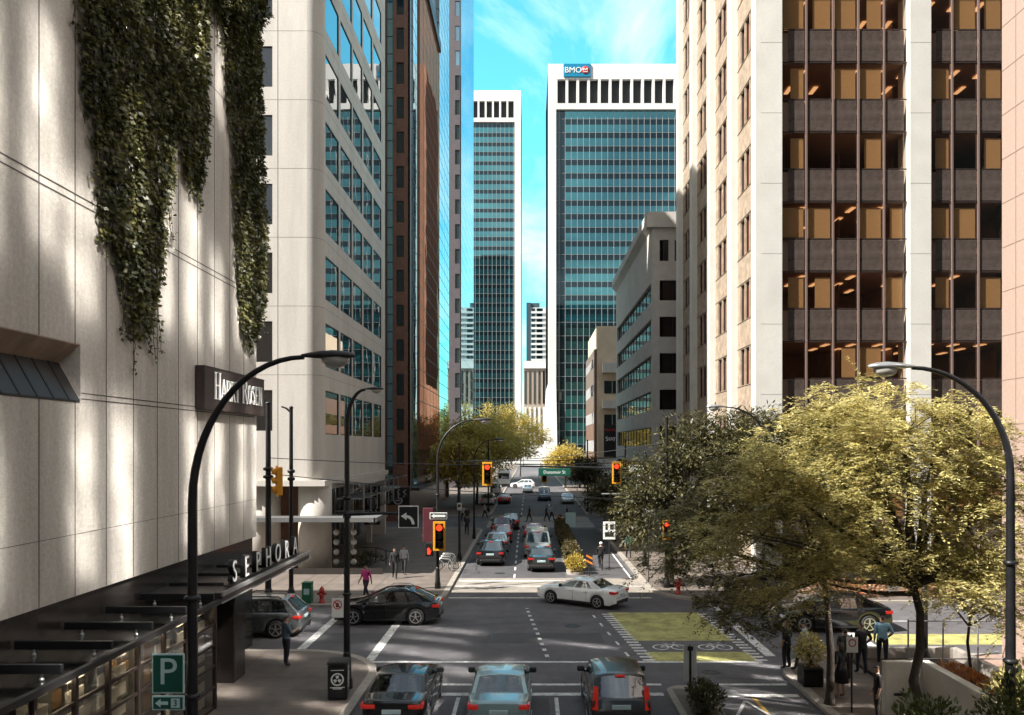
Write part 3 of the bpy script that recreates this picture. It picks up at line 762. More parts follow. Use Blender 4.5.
# ------------------------------------------------------------------ twin bank towers
M['mullion_grey'] = mat('mullion_grey', (.30,.31,.31), .5)
def bank_tower(name, label, X0, X1, Y, ztop, fins, teal_from, mull=1.75, deep=32):
    t = thing(name, label, 'tower', ((X0+X1)/2, Y, 0)); g = tuple(t.location)
    fl, fr = fins; a = X0+fl; c = X1-fr
    b = MB(); b.box(X0, X1, Y+1.2, Y+deep, 0, ztop-.3); b.build('shaft', M['white_panel'], t, g)
    b = MB()
    for x0, x1, s in ((X0, a, -1), (c, X1, 1)):
        if x1 - x0 < .1: continue
        fl_ = .9
        b.prism([(x0-(fl_ if s < 0 else .3), Y-2.0), (x1+(fl_ if s > 0 else .3), Y-2.0), (x1+(fl_ if s > 0 else .3), Y+deep), (x0-(fl_ if s < 0 else .3), Y+deep)], 0, 6)
        v = [(x0-(fl_ if s<0 else .3),Y-2,6),(x1+(fl_ if s>0 else .3),Y-2,6),(x1+(fl_ if s>0 else .3),Y+deep,6),(x0-(fl_ if s<0 else .3),Y+deep,6),(x0,Y-.6,26),(x1,Y-.6,26),(x1,Y+deep,26),(x0,Y+deep,26)]
        b.add(v, [(0,1,5,4),(1,2,6,5),(2,3,7,6),(3,0,4,7)])
        b.box(x0, x1, Y-.6, Y+deep, 26, ztop)
    b.build('corner_fin', M['white_panel'], t, g)
    b = MB(); b.box(a, c, Y-.6, Y+1.1, ztop-4.4, ztop); b.box(a, c, Y-.6, Y+1.1, ztop-13.0, ztop-11.3); b.build('parapet', M['white_panel'], t, g)
    b = MB(); n = max(4, round((c-a)/3.0)); p = (c-a)/n
    for i in range(n+1):
        x = a+p*i; b.extr([(x-.38,Y-.58,ztop-4.4),(x-.38,Y-.58,ztop-11.3),(x-.38,Y+.9,ztop-11.3),(x-.38,Y+.9,ztop-4.4)], (.76,0,0))
    b.build('roof_fin', M['white_panel'], t, g)
    b = MB(); b.box(a, c, Y+.6, Y+.9, ztop-11.3, ztop-4.4); b.build('louvre', M['black'], t, g)
    b = MB(); b.box(a, c, Y+.3, Y+1.0, 6, ztop-13.0); b.build('spandrel_glass', M['glass_teal_dark'], t, g)
    z = 8.5; pitch = 3.9
    while z + 2.4 < ztop-13:
        b = MB(); b.box(a+ (2.6 if X0 > 0 else 0), c, Y+.27, Y+.294, z, z+2.3); b.build('window_band', M['glass_teal'], t, g); z += pitch
    b = MB(); x = a + mull/2
    while x < c: b.box(x-.065, x+.065, Y+.2, Y+.265, 6, ztop-13.0); x += mull
    z = 8.5
    while z < ztop-13: b.box(a, c, Y+.21, Y+.262, z-.035, z+.035); z += pitch
    b.build('mullion_grid', M['mullion_grey'], t, g)
    b = MB(); b.box((a+c)/2-4, (a+c)/2+4, Y+8, Y+16, ztop-.3, ztop+1.6); b.build('roof_plant', M['grey_metal'], t, g)
    return t
BM = bank_tower('bank_tower', 'tall teal glass bank tower with white fins and blue roof sign', 5.2, 47, 230, 117.6, (2.3,2.3), 0)
TW = bank_tower('bank_tower', 'narrower teal glass tower with white right edge left of the sky gap', -50, -3.75, 330, 154.5, (2,2.6), 0)
b = MB(); b.bbox(-3.9, 3.9, -.25, .1, -1.9, 1.9, .1)
RS = thing('roof_sign', 'blue bank sign with white letters BMO and red roundel on tower roof', 'sign', (13.5,229.25,115.6))
b.build('panel', M['bmo_blue'], RS)
text_obj('lettering', 'BMO', 2.3, .06, M['white'], RS, (-1.15,-.32,-.05), (R(90),0,0), 1.0)
b = MB(); b.lathe([(1.12,0),(1.12,.1),(.01,.1)], 24, (2.35,-.36,0), 0, 'y'); 
b.build('roundel', M['red_off'], RS)
b = MB()
for p, q in (((-.55,-.25),(-.55,.5)),((-.55,.5),(0,.0)),((0,.0),(.55,.5)),((.55,.5),(.55,-.25))): b.bar((2.35+p[0],-.40,p[1]), (2.35+q[0],-.40,q[1]), .1, .22)
b.box(1.7, 3.0, -.42, -.375, -.62, -.42)
b.build('roundel_mark', M['white'], RS)

# far buildings in the sky gap
FT = thing('far_tower', 'slim pale residential tower with stacked balconies in the sky gap', 'tower', (1,410,0)); g = (1,410,0)
b = MB(); b.box(.5, 10, 410, 428, 0, 79); b.build('wall', mat('far_pale', (.55,.58,.56), .6), FT, g)
b = MB(); b.box(-1.9, .45, 409.5, 428, 0, 81.5); b.box(.4,5,411,428,79.1,81.5); b.build('dark_core', mat('far_dark', (.05,.08,.10), .4), FT, g)
for k in range(18):
    b = MB(); b.box(.6, 9.9, 409.2, 409.95, 30+2.7*k, 31+2.7*k, 0); b.box(.8, 2.6, 409.9, 409.97, 31+2.7*k, 32.6+2.7*k, 1); b.box(3.4, 6.4, 409.9, 409.97, 31+2.7*k, 32.6+2.7*k, 1)
    b.build('balcony', [M['white_panel'], M['glass_teal_dark']], FT, g)
LB = thing('finned_low_block', 'low cream block with vertical white fins at the street end', 'building', (0,330,0)); g = (0,330,0)
b = MB(); b.box(-2.5, 9, 330, 350, 5, 42.5); b.build('wall', mat('far_tan', (.34,.28,.23), .7, var=.1), LB, g)
b = MB(); b.box(-2.7, 9.3, 329.3, 350, 40, 43); b.build('cornice', M['white_panel'], LB, g)
b = MB()
for i in range(6): b.box(-2.3+1.9*i, -1.4+1.9*i, 329.4, 329.95, 5, 24)
b.build('fin', M['white_panel'], LB, g)
b = MB()
for i in range(6): b.box(-2.3+1.9*i, -1.6+1.9*i, 329.8, 329.97, 25.5, 39)
b.build('window_strip', M['glass_black'], LB, g)
b = MB(); b.box(-2.5, 9, 326, 329.2, 0, 8.5); b.build('podium', M['white_panel'], LB, g)

# ------------------------------------------------------------------ right: grey mid-rise with ribbon windows
GM = thing('ribbon_window_block', 'grey concrete mid-rise with dark ribbon windows and overhanging roof', 'building', (12.7,83,0)); g = (12.7,83,0)
fl = [4.2+3.78*k for k in range(7)]
hs = [(0.9, 33.5, z, z+2.0) for z in fl[:6]]; hf = [(0.75, 3.6, z, z+2.1) for z in fl[:6]] + [(4.3,8.5,z,z+2.1) for z in fl[:6]] + [(.75,1.7,27.2,29.4),(2.3,3.3,27.2,29.4),(3.9,4.9,27.2,29.4)]
b = MB(); facade(b, (12.7,118), -90, 35, 3.4, 30.6, .35, [(35-c,35-a,z0,z1) for a,c,z0,z1 in hs]); facade(b, (12.7,83), 0, 22, 0, 30.6, .35, hf)
b.box(13.1, 34.6, 83.4, 118, 30.0, 30.5); b.box(12.7, 13.6, 83.1, 84, 0, 3.4)
b.build('wall', M['grey_concrete'], GM, g)
b = MB(); b.extr([(12.7,118,30.6),(12.1,118,31.3),(12.1,118,32.2),(16,118,32.2),(16,118,30.6)], (0,-34.3,0)); b.box(12.1, 34.6, 82.6, 83.7, 30.62, 32.2); b.build('roof_overhang', M['grey_concrete'], GM, g)
windows(GM, (12.7,118), -90, [(35-c,35-a,z0,z1) for a,c,z0,z1 in hs], .3, 'glass_black', 'dark_metal', cols=12, fw=.08)
windows(GM, (12.7,83), 0, hf, .3, 'glass_black', 'dark_metal', cols=2, fw=.06)
b = MB(); b.box(13.5, 34, 83.8, 117.8, 0, 30); b.build('core', M['office_back'], GM, g)
b = MB()
for i in range(8): b.box(12.75, 13.3, 84.2+4.5*i, 84.7+4.5*i, 0.1, 3.4, 1)
b.box(13.3, 13.4, 84, 118, .1, 3.4, 0)
b.build('shopfront', [M['glass_black'], M['grey_concrete']], GM, g)
# small tan building with black banner
TB = thing('tan_corner_building', 'narrow tan building with sunlit upper wall and dark side', 'building', (11.7,140,0)); g = (11.7,140,0)
b = MB(); b.box(11.75, 30, 140, 162, 6, 29, 0); b.box(11.3, 11.72, 140.4, 162, 0, 25, 1); b.build('wall', [mat('tan_wall', (.66,.53,.38), .75, var=.1, vscale=.7), M['brown_granite']], TB, g)
for z, d in ((21.6,1.7),(15.2,1.3)):
    b = MB(); b.box(12.6, 20, 138.4, 139.95, z-d/2, z+d/2); b.build('balcony', M['grey_concrete'], TB, g)
for z in (18.3, 12.4):
    b = MB(); b.box(13, 20, 139.9, 139.97, z-1.1, z+1.1, 0); b.box(14.3, 14.45, 139.8, 139.9, z-1.1, z+1.1, 1); b.box(16.0, 16.15, 139.8, 139.9, z-1.1, z+1.1, 1); b.build('window', [M['glass_teal_dark'], M['grey_metal']], TB, g)
b = MB(); b.box(11.25, 11.35, 141, 161, 7, 9, 0); b.box(11.25, 11.35, 141, 161, 12, 14, 0); b.box(11.25,11.35,141,161,17,19,0); b.box(11.25,11.35,141,161,22,23.5,0); b.build('side_window', M['glass_black'], TB, g)
b = MB(); b.box(11.75, 30, 140.3, 162, 0, 5.9); b.build('shop_base', M['white_panel'], TB, g)
BN = thing('banner', 'black vertical banner with red and white writing on tan building', 'sign', (13.9,138.2,8.9))
b = MB(); b.bbox(-1.15, 1.15, -.1, .1, -2.8, 2.8, .03); b.build('board', M['black_metal'], BN)
text_obj('red_lettering', 'Nordic', .72, .02, M['red_off'], BN, (0,-.13,1.9), (R(90),0,0))
text_obj('white_lettering', 'Stay', 1.05, .02, M['white'], BN, (0,-.13,.4), (R(90),R(-8),0))

# ------------------------------------------------------------------ right: big pilastered tower
RT = thing('pilastered_tower', 'high-rise with pale stone pilasters and amber lit bronze windows', 'tower', (14.3,50,0)); g = (14.3,50,0)
F = 4.36; zs0 = 12.2          # bottom of a window row
rows = [zs0 + F*k for k in range(-2, 11)]
H = 66
b = MB()
for x0, x1 in ((14.3,15.62), (23.55,24.85)): b.box(x0, x1, 49.55, 51.2, .13, H)
b.build('front_pilaster', M['travertine'], RT, g)
b = MB()
for z in [zs0-1.0 + F*k for k in range(-2, 12)]:
    for x0, x1 in ((14.29,15.63), (23.54,24.86)): b.box(x0, x1, 49.545, 49.56, z-.015, z+.015)
b.build('pilaster_joint', mat('joint_pale', (.35,.33,.3), .8), RT, g)
spil = [56.0, 62.6, 69.4, 75.8]
for y in spil:
    b = MB(); b.box(13.95, 14.5, y-.55, y+.55, .13, H); b.build('street_pilaster', M['travertine'], RT, g)
b = MB(); b.box(13.98, 14.29, 49.56, 50.6, .13, H); b.build('corner_pilaster', M['travertine'], RT, g)
# street side bays: stone with three slots per floor
ends = [50.6] + [q for y in spil for q in (y-.55, y+.55)] + [78.0]
hole = []
for i in range(0, len(ends), 2):
    a, c = ends[i], ends[i+1]; w = c-a
    if w < 2: continue
    for z in rows:
        for k in range(3):
            u0 = a + w*.15 + k*w*.245; hole.append((u0, u0+w*.205, z-.1, z+2.35))
bay = []
b = MB()
flip = [(78-c, 78-a, z0, z1) for a, c, z0, z1 in hole]
facade(b, (14.4,78), -90, 27.4, .13, H, .22, flip); b.build('street_wall', M['beige_stone'], RT, g)
near = [h for h in flip if h[2] < 48]
# three slots of a bay make one window
trip = [near[i:i+3] for i in range(0, len(near), 3)]
for tr in trip:
    b = MB()
    for a, c, z0, z1 in tr:
        b.poly([(14.6,78-a,z0),(14.6,78-c,z0),(14.6,78-c,z1),(14.6,78-a,z1)], 0)
        b.box(14.5, 14.59, 78-a-.05, 78-a, z0, z1, 1); b.box(14.5, 14.59, 78-c, 78-c+.05, z0, z1, 1); b.box(14.5,14.59,78-a,78-c,z1-.06,z1,1)
    b.build('street_window', [M['glass_brown'], M['bronze']], RT, g)
b = MB()
for z in rows:
    for i in range(0, len(ends), 2):
        a, c = ends[i], ends[i+1]
        if c-a > 2: b.box(14.36, 14.398, a, c, z-.16, z-.13); b.box(14.36, 14.398, a, c, z+2.42, z+2.45)
b.build('sill_line', mat('joint_tan', (.2,.16,.12), .8), RT, g)
# front bays: mullions, spandrel panels, windows
mul = [15.72, 17.25, 18.92, 20.5, 22.1, 23.45]; mul2 = [24.95, 26.35, 28.0, 29.6]
rnd = random.Random(11)
b = MB()
for x in mul[1:-1] + mul2[1:-1]: b.box(x-.05, x+.05, 49.88, 50.02, .13, H)
b.build('front_mullion', M['mullion_pink'], RT, g)
b = MB()
for z in rows:
    b.box(15.63, 23.54, 49.98, 50.0, z-.02, z+.06); b.box(24.86, 29.7, 49.98, 50.0, z-.02, z+.06)
    b.box(15.63, 23.54, 49.96, 50.0, z-F+2.28, z-F+2.36); b.box(24.86, 29.7, 49.96, 50.0, z-F+2.28, z-F+2.36)
b.build('transom', M['bronze'], RT, g)
b = MB(); b.box(15.63, 23.54, 50.25, 50.3, .13, H-.2); b.box(24.86, 29.7, 50.25, 50.3, .13, H-.2)
for a, c in [(mul[i], mul[i+1]) for i in range(5)] + [(mul2[i], mul2[i+1]) for i in range(3)]: pass
pan = {}
for a, c in [(mul[i], mul[i+1]) for i in range(5)] + [(mul2[i], mul2[i+1]) for i in range(3)]:
    lo = a + (.42 if a in (mul[0], mul2[0]) else .09); hi = c-.09
    for z in rows:
        zb = z-F+2.4; k = (round(hi-lo,2))
        if k not in pan:
            q = MB(); q.bbox(0, hi-lo, 0, .08, 0, F-2.46, .02); pan[k] = q.mesh('spandrel_panel', M['bronze_panel'])
        if z-F < 44: inst(pan[k], 'spandrel_panel', RT, (lo-g[0], 49.97-g[1], zb))
        k2 = ('w', round(c-a,2))
        if k2 not in pan:
            q = MB(); q.poly([(0,0,0),(c-a-.14,0,0),(c-a-.14,0,2.2),(0,0,2.2)]); pan[k2] = q.mesh('front_window', M['glass_bronze'])
        if z < 44: inst(pan[k2], 'front_window', RT, (a+.07-g[0], 50.035-g[1], z+.07))
# interior: floor slabs, ceilings with light strips, blinds
b = MB(); bl = MB(); cl = MB()
for z in rows[:9]:
    b.box(14.7, 31, 50.35, 58, z-F+2.35, z-.02, 0)           # floor + void
    b.poly([(14.7,58,z-.02),(31,58,z-.02),(31,58,z+2.3),(14.7,58,z+2.3)], 1)
    for x in (20.6, 24.2): b.box(x, x+.1, 53.5, 58, z, z+2.3, 1)
    lit = rnd.random() < .85
    for k in range(9):
        for r in range(3):
            if lit and rnd.random() < .55:
                x = 15.6 + k*1.65 + rnd.uniform(-.05,.05); y = 51.0 + r*2.3
                cl.box(x, x+.28, y, y+1.1, z+2.26, z+2.30)
    for a, c in [(mul[i], mul[i+1]) for i in range(5)] + [(mul2[i], mul2[i+1]) for i in range(3)]:
        r_ = rnd.random()
        if r_ < .62:
            lo = a + rnd.choice((.1, .1, .45, .6)); h = rnd.choice((2.1, 2.1, 1.7, 1.9))
            bl.box(lo, c-.12, 50.12, 50.14, z+2.25-h if rnd.random() < .3 else z+.1, z+2.0)
b.build('office_interior', [M['ceil'], M['office_back']], RT, g); bl.build('window_blind', M['blind'], RT, g); cl.build('ceiling_light', M['ceil_light'], RT, g)
b = MB(); b.box(14.7, 45, 58.2, 78, .13, H-.3); b.box(31.1, 45, 50, 58.1, .13, H-.3); b.box(14.7, 31, 50.4, 58.1, rows[8]+2.4, H-.3); b.build('core', M['office_back'], RT, g)
b = MB(); b.box(29.72, 31, 49.9, 51, .13, H); b.build('end_wall', M['bronze'], RT, g)
b = MB(); b.box(14.0, 45, 49.6, 78, H, H+1.4); b.build('parapet', M['travertine'], RT, g)

# right: pink granite building on the near corner (unseen dark facade and mirror panes shaped to throw sun streaks)
PG = thing('pink_granite_building', 'pink granite building at the right edge behind the tall lamp', 'building', (16.6,28.1,0)); g = (16.6,28.1,0)
hp = []
rnd = random.Random(5)
y = 25.7
while y > 3.5:
    for k in range(7):
        z0 = 7.0 + 7.1*k + rnd.uniform(-.9,.9)
        if rnd.random() < .86: hp.append((28.1-y, 28.1-y+rnd.choice((.7,.9,1.2,1.4)), z0, z0+rnd.choice((3.4,4.6,5.2))))
    y -= rnd.choice((1.7,2.0,2.4))
NEARG = [(a, c, z0, z1) for a, c, z0, z1 in hp if a > 2]
b = MB(); facade(b, (16.6,28.1), -90, 58, .13, 62, .12, NEARG); b.box(16.9, 50, -29.9, 28.0, .13, 61.9); b.poly([(16.6,28.1,.13),(17.0,28.1,.13),(17.0,28.1,62),(16.6,28.1,62)][::-1]); b.box(16.6,50,-29.9,28.1,62,62.6)
b.build('wall', M['bronze'], PG, g)
b = MB(); b.box(16.59, 17.0, 25.95, 28.12, .13, 62); b.build('corner_wall', M['pink_stone'], PG, g)
b = MB()
z = 1.0
while z < 40: b.box(16.580, 16.587, 25.96, 28.1, z, z+.022); z += 1.55
b.box(16.576, 16.5795, 27.3, 27.32, .2, 40)
b.build('panel_joint', mat('joint_pink', (.26,.19,.15), .8), PG, g)
M['sun_bounce_glass'] = glass('sun_bounce_glass', (.05,.05,.05), 1.0, .062, .0035, .9)
windows(PG, (16.6,28.1), -90, NEARG[:100], .11, 'sun_bounce_glass', 'bronze')
b = MB()
for a, c, z0, z1 in NEARG[100:]: b.poly([(16.709,28.1-a,z0),(16.709,28.1-c,z0),(16.709,28.1-c,z1),(16.709,28.1-a,z1)])
if b.v: b.build('window_panes', M['sun_bounce_glass'], PG, g)['kind'] = 'stuff'
# office towers down the street behind the viewer (they stand in the facade reflections)
def plain_tower(name, label, x0, x1, y0, y1, h, wall, gl):
    t = thing(name, label, 'tower', ((x0+x1)/2, y1, 0)); gg = tuple(t.location)
    b = MB(); b.box(x0, x1, y0, y1, 0, h); b.build('wall', M[wall], t, gg)
    b = MB(); z = 5
    while z < h-3:
        b.box(x0+1, x1-1, y1+.004, y1+.03, z, z+2.0); b.box(x0-.03, x0-.004, y0+1, y1-1, z, z+2.0); b.box(x1+.004, x1+.03, y0+1, y1-1, z, z+2.0); z += 3.8
    b.build('ribbon_window', M[gl], t, gg)
plain_tower('rear_tower', 'broad office tower reflected dark in the right bank tower glass', 12, 112, -140, -100, 107, 'slate_granite', 'glass_black')
plain_tower('rear_tower', 'taller slim office tower reflected dark in the left bank tower glass', -62, -9, -140, -100, 186, 'slate_granite', 'glass_black')
# ------------------------------------------------------------------ vehicles (local: nose +y, wheels on z=0)
def lerp(a, b, t): return a+(b-a)*t
def pl(prof, y):
    if y <= prof[0][0]: return prof[0][1]
    for (a, za), (b, zb) in zip(prof, prof[1:]):
        if y <= b:
            t = (y-a)/(b-a); return lerp(za, zb, t)
    return prof[-1][1]
CARS = {
 'sedan': dict(L=4.62, W=1.80, wb=2.75, wr=.325, deck=[(-2.31,.62),(-2.27,.93),(-2.15,.99),(-1.65,1.03),(-1.3,.98),(.9,.96),(1.2,.95),(2.0,.86),(2.24,.75),(2.31,.55)], belt=.93, rb=-1.62, rr=-.85, rf=.22, fb=1.18, zr=1.43),
 'suv':   dict(L=4.70, W=1.90, wb=2.76, wr=.37, deck=[(-2.35,.70),(-2.30,1.02),(-2.2,1.08),(-1.9,1.08),(1.0,1.06),(1.3,1.04),(2.05,.93),(2.28,.78),(2.35,.6)], belt=1.04, rb=-2.22, rr=-1.72, rf=.25, fb=1.28, zr=1.68),
 'cross': dict(L=4.80, W=1.90, wb=2.78, wr=.37, deck=[(-2.4,.72),(-2.34,1.02),(-2.2,1.08),(-1.9,1.07),(1.0,1.03),(1.3,1.0),(2.05,.88),(2.32,.74),(2.4,.58)], belt=1.0, rb=-2.2, rr=-1.25, rf=.1, fb=1.32, zr=1.60),
 'wagon': dict(L=4.20, W=1.80, wb=2.62, wr=.33, deck=[(-2.1,.66),(-2.06,.98),(-1.98,1.04),(-1.8,1.04),(.95,1.0),(1.2,.97),(1.85,.85),(2.03,.7),(2.1,.55)], belt=.98, rb=-2.0, rr=-1.62, rf=.2, fb=1.18, zr=1.64),
 'van':   dict(L=5.1, W=2.0, wb=3.1, wr=.36, deck=[(-2.55,.7),(-2.52,1.1),(-2.48,1.14),(-1.9,1.12),(1.4,1.1),(1.7,1.07),(2.3,.95),(2.5,.8),(2.55,.6)], belt=1.08, rb=-2.48, rr=-2.35, rf=.7, fb=1.7, zr=1.95),
}
_paint = {}
def paint(name, col, rough=.28, metal=.35):
    if name not in _paint: _paint[name] = mat('paint_'+name, col, rough, metal=metal, coat=.8, var=.03, vscale=2, dirt=.10, dscale=1.2)
    return _paint[name]
def car(name, label, cat, kind, pnt, loc, rotz, group=None, lit=True, detail=True, interior='seat_dark', rails=False, tail='std', scale=None, glassm='car_glass'):
    K = CARS[kind]; L, Wd, wb, wr = K['L'], K['W'], K['wb'], K['wr']
    t = thing(name, label, cat, loc, rotz, group)
    if scale: t.scale = (scale,)*3
    ya, yf = -wb/2-.03*0, wb/2
    ax = [-wb/2 + (.03 if kind != 'sedan' else .06), wb/2 + .03]
    ys = set([-L/2, L/2])
    y = -L/2
    while y < L/2: ys.add(round(y,3)); y += .11
    for a in ax:
        for k in range(-12, 13): ys.add(round(a + (wr+.07)*math.sin(R(k*7.5)), 3))
    for q, _ in K['deck']: ys.add(q)
    ys = sorted(ys)
    def hw(y):   # plan half width
        e = abs(y)/(L/2); return Wd/2*(1-.115*max(0, (e-.6)/.4)**2.4 - (.05 if e > .985 else 0))
    def zb(y):
        z = .21 + .14*max(0, (abs(y)/(L/2)-.86)/.14)
        for a in ax:
            d = abs(y-a); r = wr+.07
            if d < r: z = max(z, wr*.98 + math.sqrt(max(0, r*r-d*d)))
        return z
    b = MB(); rings = []
    for y in ys:
        w = hw(y); zt = pl(K['deck'], y); z0 = min(zb(y), zt-.08); zm = lerp(z0, zt, .45)
        half = [(w*.955, z0), (w*.985, lerp(z0,zt,.18)), (w, zm), (w*.985, lerp(z0,zt,.74)), (w*.955, zt-.055), (w*.90, zt-.012), (w*.6, zt+.012), (0, zt+.02)]
        rings.append([(x, y, z) for x, z in half] + [(-x, y, z) for x, z in half[-2::-1]])
    n = len(rings[0]); v = [p for r_ in rings for p in r_]
    f = [(i*n+k, i*n+k+1, (i+1)*n+k+1, (i+1)*n+k) for i in range(len(rings)-1) for k in range(n-1)]
    b.add(v, f, 0, True)
    b.poly(list(rings[0])); b.poly(list(rings[-1])[::-1])
    # cabin shell: side walls (with pillar/glass cells), roof, screens
    zbelt, rb, rr, rf, fb, zr = K['belt'], K['rb'], K['rr'], K['rf'], K['fb'], K['zr']
    hb, hr = Wd/2*.91, Wd/2*.70
    G = {'windshield': MB(), 'rear_window': MB(), 'side_window': MB()}
    sl = [0, .07, .88, 1.0]
    ts = [0, .05, .10, .2, .30, .335, .45, .58, .60, .63, .75, .88, .93, 1]
    if kind in ('sedan',): gl = [(.2,.30),(.335,.60),(.63,.93)]
    else: gl = [(.10,.30),(.335,.60),(.63,.93)]
    def side(s, tt, sg):
        y0 = lerp(rb, fb, tt); y1 = lerp(rr, rf, tt)
        zroof = zr - .07 - .05*(2*tt-1)**2*(1 if kind != 'van' else .3)
        x = lerp(hb, hr+.06, s**1.25); return (sg*x, lerp(y0,y1,s), lerp(zbelt-.03, zroof, s))
    for sg in (-1, 1):
        for j in range(3):
            for i in range(len(ts)-1):
                q = [side(sl[j],ts[i],sg), side(sl[j],ts[i+1],sg), side(sl[j+1],ts[i+1],sg), side(sl[j+1],ts[i],sg)]
                if sg < 0: q = q[::-1]
                m = (ts[i]+ts[i+1])/2
                if j == 1 and any(a < m < c for a, c in gl): G['side_window'].add(q, [(0,1,2,3)], 0, True)
                else: b.add(q, [(0,1,2,3)], 0, True)
    # roof grid
    vs = [-1,-.86,-.5,0,.5,.86,1]
    def roof(tt, vv):
        x0, y0, z0 = side(1, tt, 1); return (x0*vv, y0 , z0 + .075*(1-abs(vv)**2.6))
    for i in range(len(ts)-1):
        for k in range(6):
            b.add([roof(ts[i],vs[k]),roof(ts[i],vs[k+1]),roof(ts[i+1],vs[k+1]),roof(ts[i+1],vs[k])][::-1], [(3,2,1,0)], 0, True)
    # screens
    us = [0,.09,.5,.93,1]
    for end, nm, s in ((0,'rear_window',1),(1,'windshield',-1)):
        def scr(u, vv):
            a = side(0, end, 1); c = roof(end, vv)
            xb = a[0]*vv; bulge = .07*(1-vv*vv)*(-1 if end == 0 else 1)*(1-u*.5)
            return (lerp(xb, c[0], u), lerp(a[1], c[1], u)+bulge*(1-u), lerp(a[2]+.02, c[2], u))
        for i in range(4):
            for k in range(6):
                q = [scr(us[i],vs[k]),scr(us[i],vs[k+1]),scr(us[i+1],vs[k+1]),scr(us[i+1],vs[k])]
                if s < 0: q = q[::-1]
                if 0 < i < 3 and 0 < k < 5: G[nm].add(q, [(0,1,2,3)], 0, True)
                else: b.add(q, [(0,1,2,3)], 0, True)
    b.build('body', [pnt], t, weld=50)
    for nm in ('windshield','rear_window'): G[nm].build(nm, [M[glassm]], t, weld=50)
    sw = G['side_window']; half = len(sw.f)//2
    for lo, hi in ((0,half),(half,len(sw.f))):
        q = MB(); q.v = sw.v[lo*4:hi*4]; q.f = [[i-lo*4 for i in fc] for fc in sw.f[lo:hi]]; q.mi = sw.mi[lo:hi]; q.sm = sw.sm[lo:hi]; q.build('side_window', [M[glassm]], t, weld=50)
    # floor, sills, wheel housings
    q = MB(); q.box(-Wd*.43, Wd*.43, -L/2+.12, L/2-.12, .22, .30)
    for a in ax: q.box(-Wd*.40, Wd*.40, a-wr-.1, a+wr+.1, .3, .80)
    q.box(-Wd*.42, Wd*.42, rb+.1, fb-.05, zbelt-.16, zbelt-.10)
    q.build('underbody', M['trim'], t)
    q = MB()
    for x in (-.36, .36):
        for y, z in ((-.05, 0), (-1.0 if kind != 'sedan' else -.9, 0)):
            if y < rb+.35: continue
            q.bbox(x-.24, x+.24, y-.1, y+.06, zbelt-.1, zbelt+.16, .05); q.bbox(x-.13, x+.13, y-.12, y+.0, zbelt+.17, zbelt+.37, .05)
    q.box(-Wd*.40, Wd*.40, rb+.12, rb+.55, zbelt-.09, zbelt-.02) if kind == 'sedan' else None
    if q.v: q.build('seat', M[interior], t)
    # wheels
    tw = .21
    for a in ax:
        for sg in (-1, 1):
            xo = sg*(Wd/2-.012); q = MB(); pr = [(wr*.66,0),(wr*.95,.0),(wr,.03),(wr,tw-.03),(wr*.95,tw),(wr*.5,tw)]
            q.lathe(pr, 24, (0,0,0), 0, 'x')
            w_ = q.build('wheel', M['tyre'], t); w_.location = (xo-(tw if sg > 0 else 0), a, wr)
            q = MB(); fx = tw-.02 if sg > 0 else .02; d = 1 if sg > 0 else -1
            q.lathe([(wr*.68,0),(wr*.70,.03*d),(wr*.63,.032*d),(wr*.60,-.02*d),(wr*.2,-.03*d)] if d > 0 else [(wr*.2,.03),(wr*.60,.02),(wr*.63,-.032),(wr*.70,-.03),(wr*.68,0)], 24, (fx,0,0), 1, 'x')
            for k in range(5):
                an = R(90+72*k); q.bar((fx+.005*d,0,0), (fx+.012*d, wr*.64*math.cos(an), wr*.64*math.sin(an)), wr*.2, .03, 0)
            q.lathe([(wr*.72,0),(wr*.73,.034*d),(wr*.64,.036*d)] if d > 0 else [(wr*.64,-.036),(wr*.73,-.034),(wr*.72,0)], 24, (fx,0,0), 0, 'x') if False else None
            for k in range(24):
                a0, a1 = 2*PI*k/24, 2*PI*(k+1)/24; ro, ri = wr*.73, wr*.62; xx = fx+.036*d
                pts = [(xx,ro*math.cos(a0),ro*math.sin(a0)),(xx,ro*math.cos(a1),ro*math.sin(a1)),(xx,ri*math.cos(a1),ri*math.sin(a1)),(xx,ri*math.cos(a0),ri*math.sin(a0))]
                q.poly(pts if d > 0 else pts[::-1], 0)
            q.build('rim', [M['alloy'], M['trim']], w_)
    # lamps, bumper inserts, plate, mirrors, seams, handles
    yr = -L/2; tm = [M['tail_lit'] if lit else M['tail_red']]; wz = hw(yr+.06)
    for sg in (-1, 1):
        q = MB()
        if tail == 'tall': q.extr([(sg*wz*.80,yr+.02,.72),(sg*wz*1.0,yr+.10,.72),(sg*wz*.93,yr+.24,1.32),(sg*wz*.78,yr+.14,1.32)][::sg], (0,-.06,.0))
        elif tail == 'wide': q.bbox(sg*wz*.56, sg*wz*.98, yr-.02, yr+.14, .80, .91, .03)
        else: q.bbox(sg*wz*.68, sg*wz*.99, yr-.02, yr+.16, .79, .93, .04)
        if tail != 'tall': q.bbox(sg*(wz-.02), sg*(wz+.045), yr+.03, yr+.34, .79, .93, .02)
        q.build('taillight', tm, t)
        q = MB(); wf = hw(L/2-.1); q.bbox(sg*wf*.6, sg*wf*1.0, L/2-.3, L/2-.03, .6, .74, .04); q.build('headlight', M['headlamp'], t)
        xm = sg*(hb+.02); q = MB(); q.bbox(xm, xm+sg*.22, fb-.46, fb-.34, zbelt+.02, zbelt+.18, .035); q.bar((xm-sg*.08,fb-.4,zbelt), (xm+sg*.05,fb-.4,zbelt+.06), .05, .05); q.build('mirror', M['trim'], t)
        q = MB()
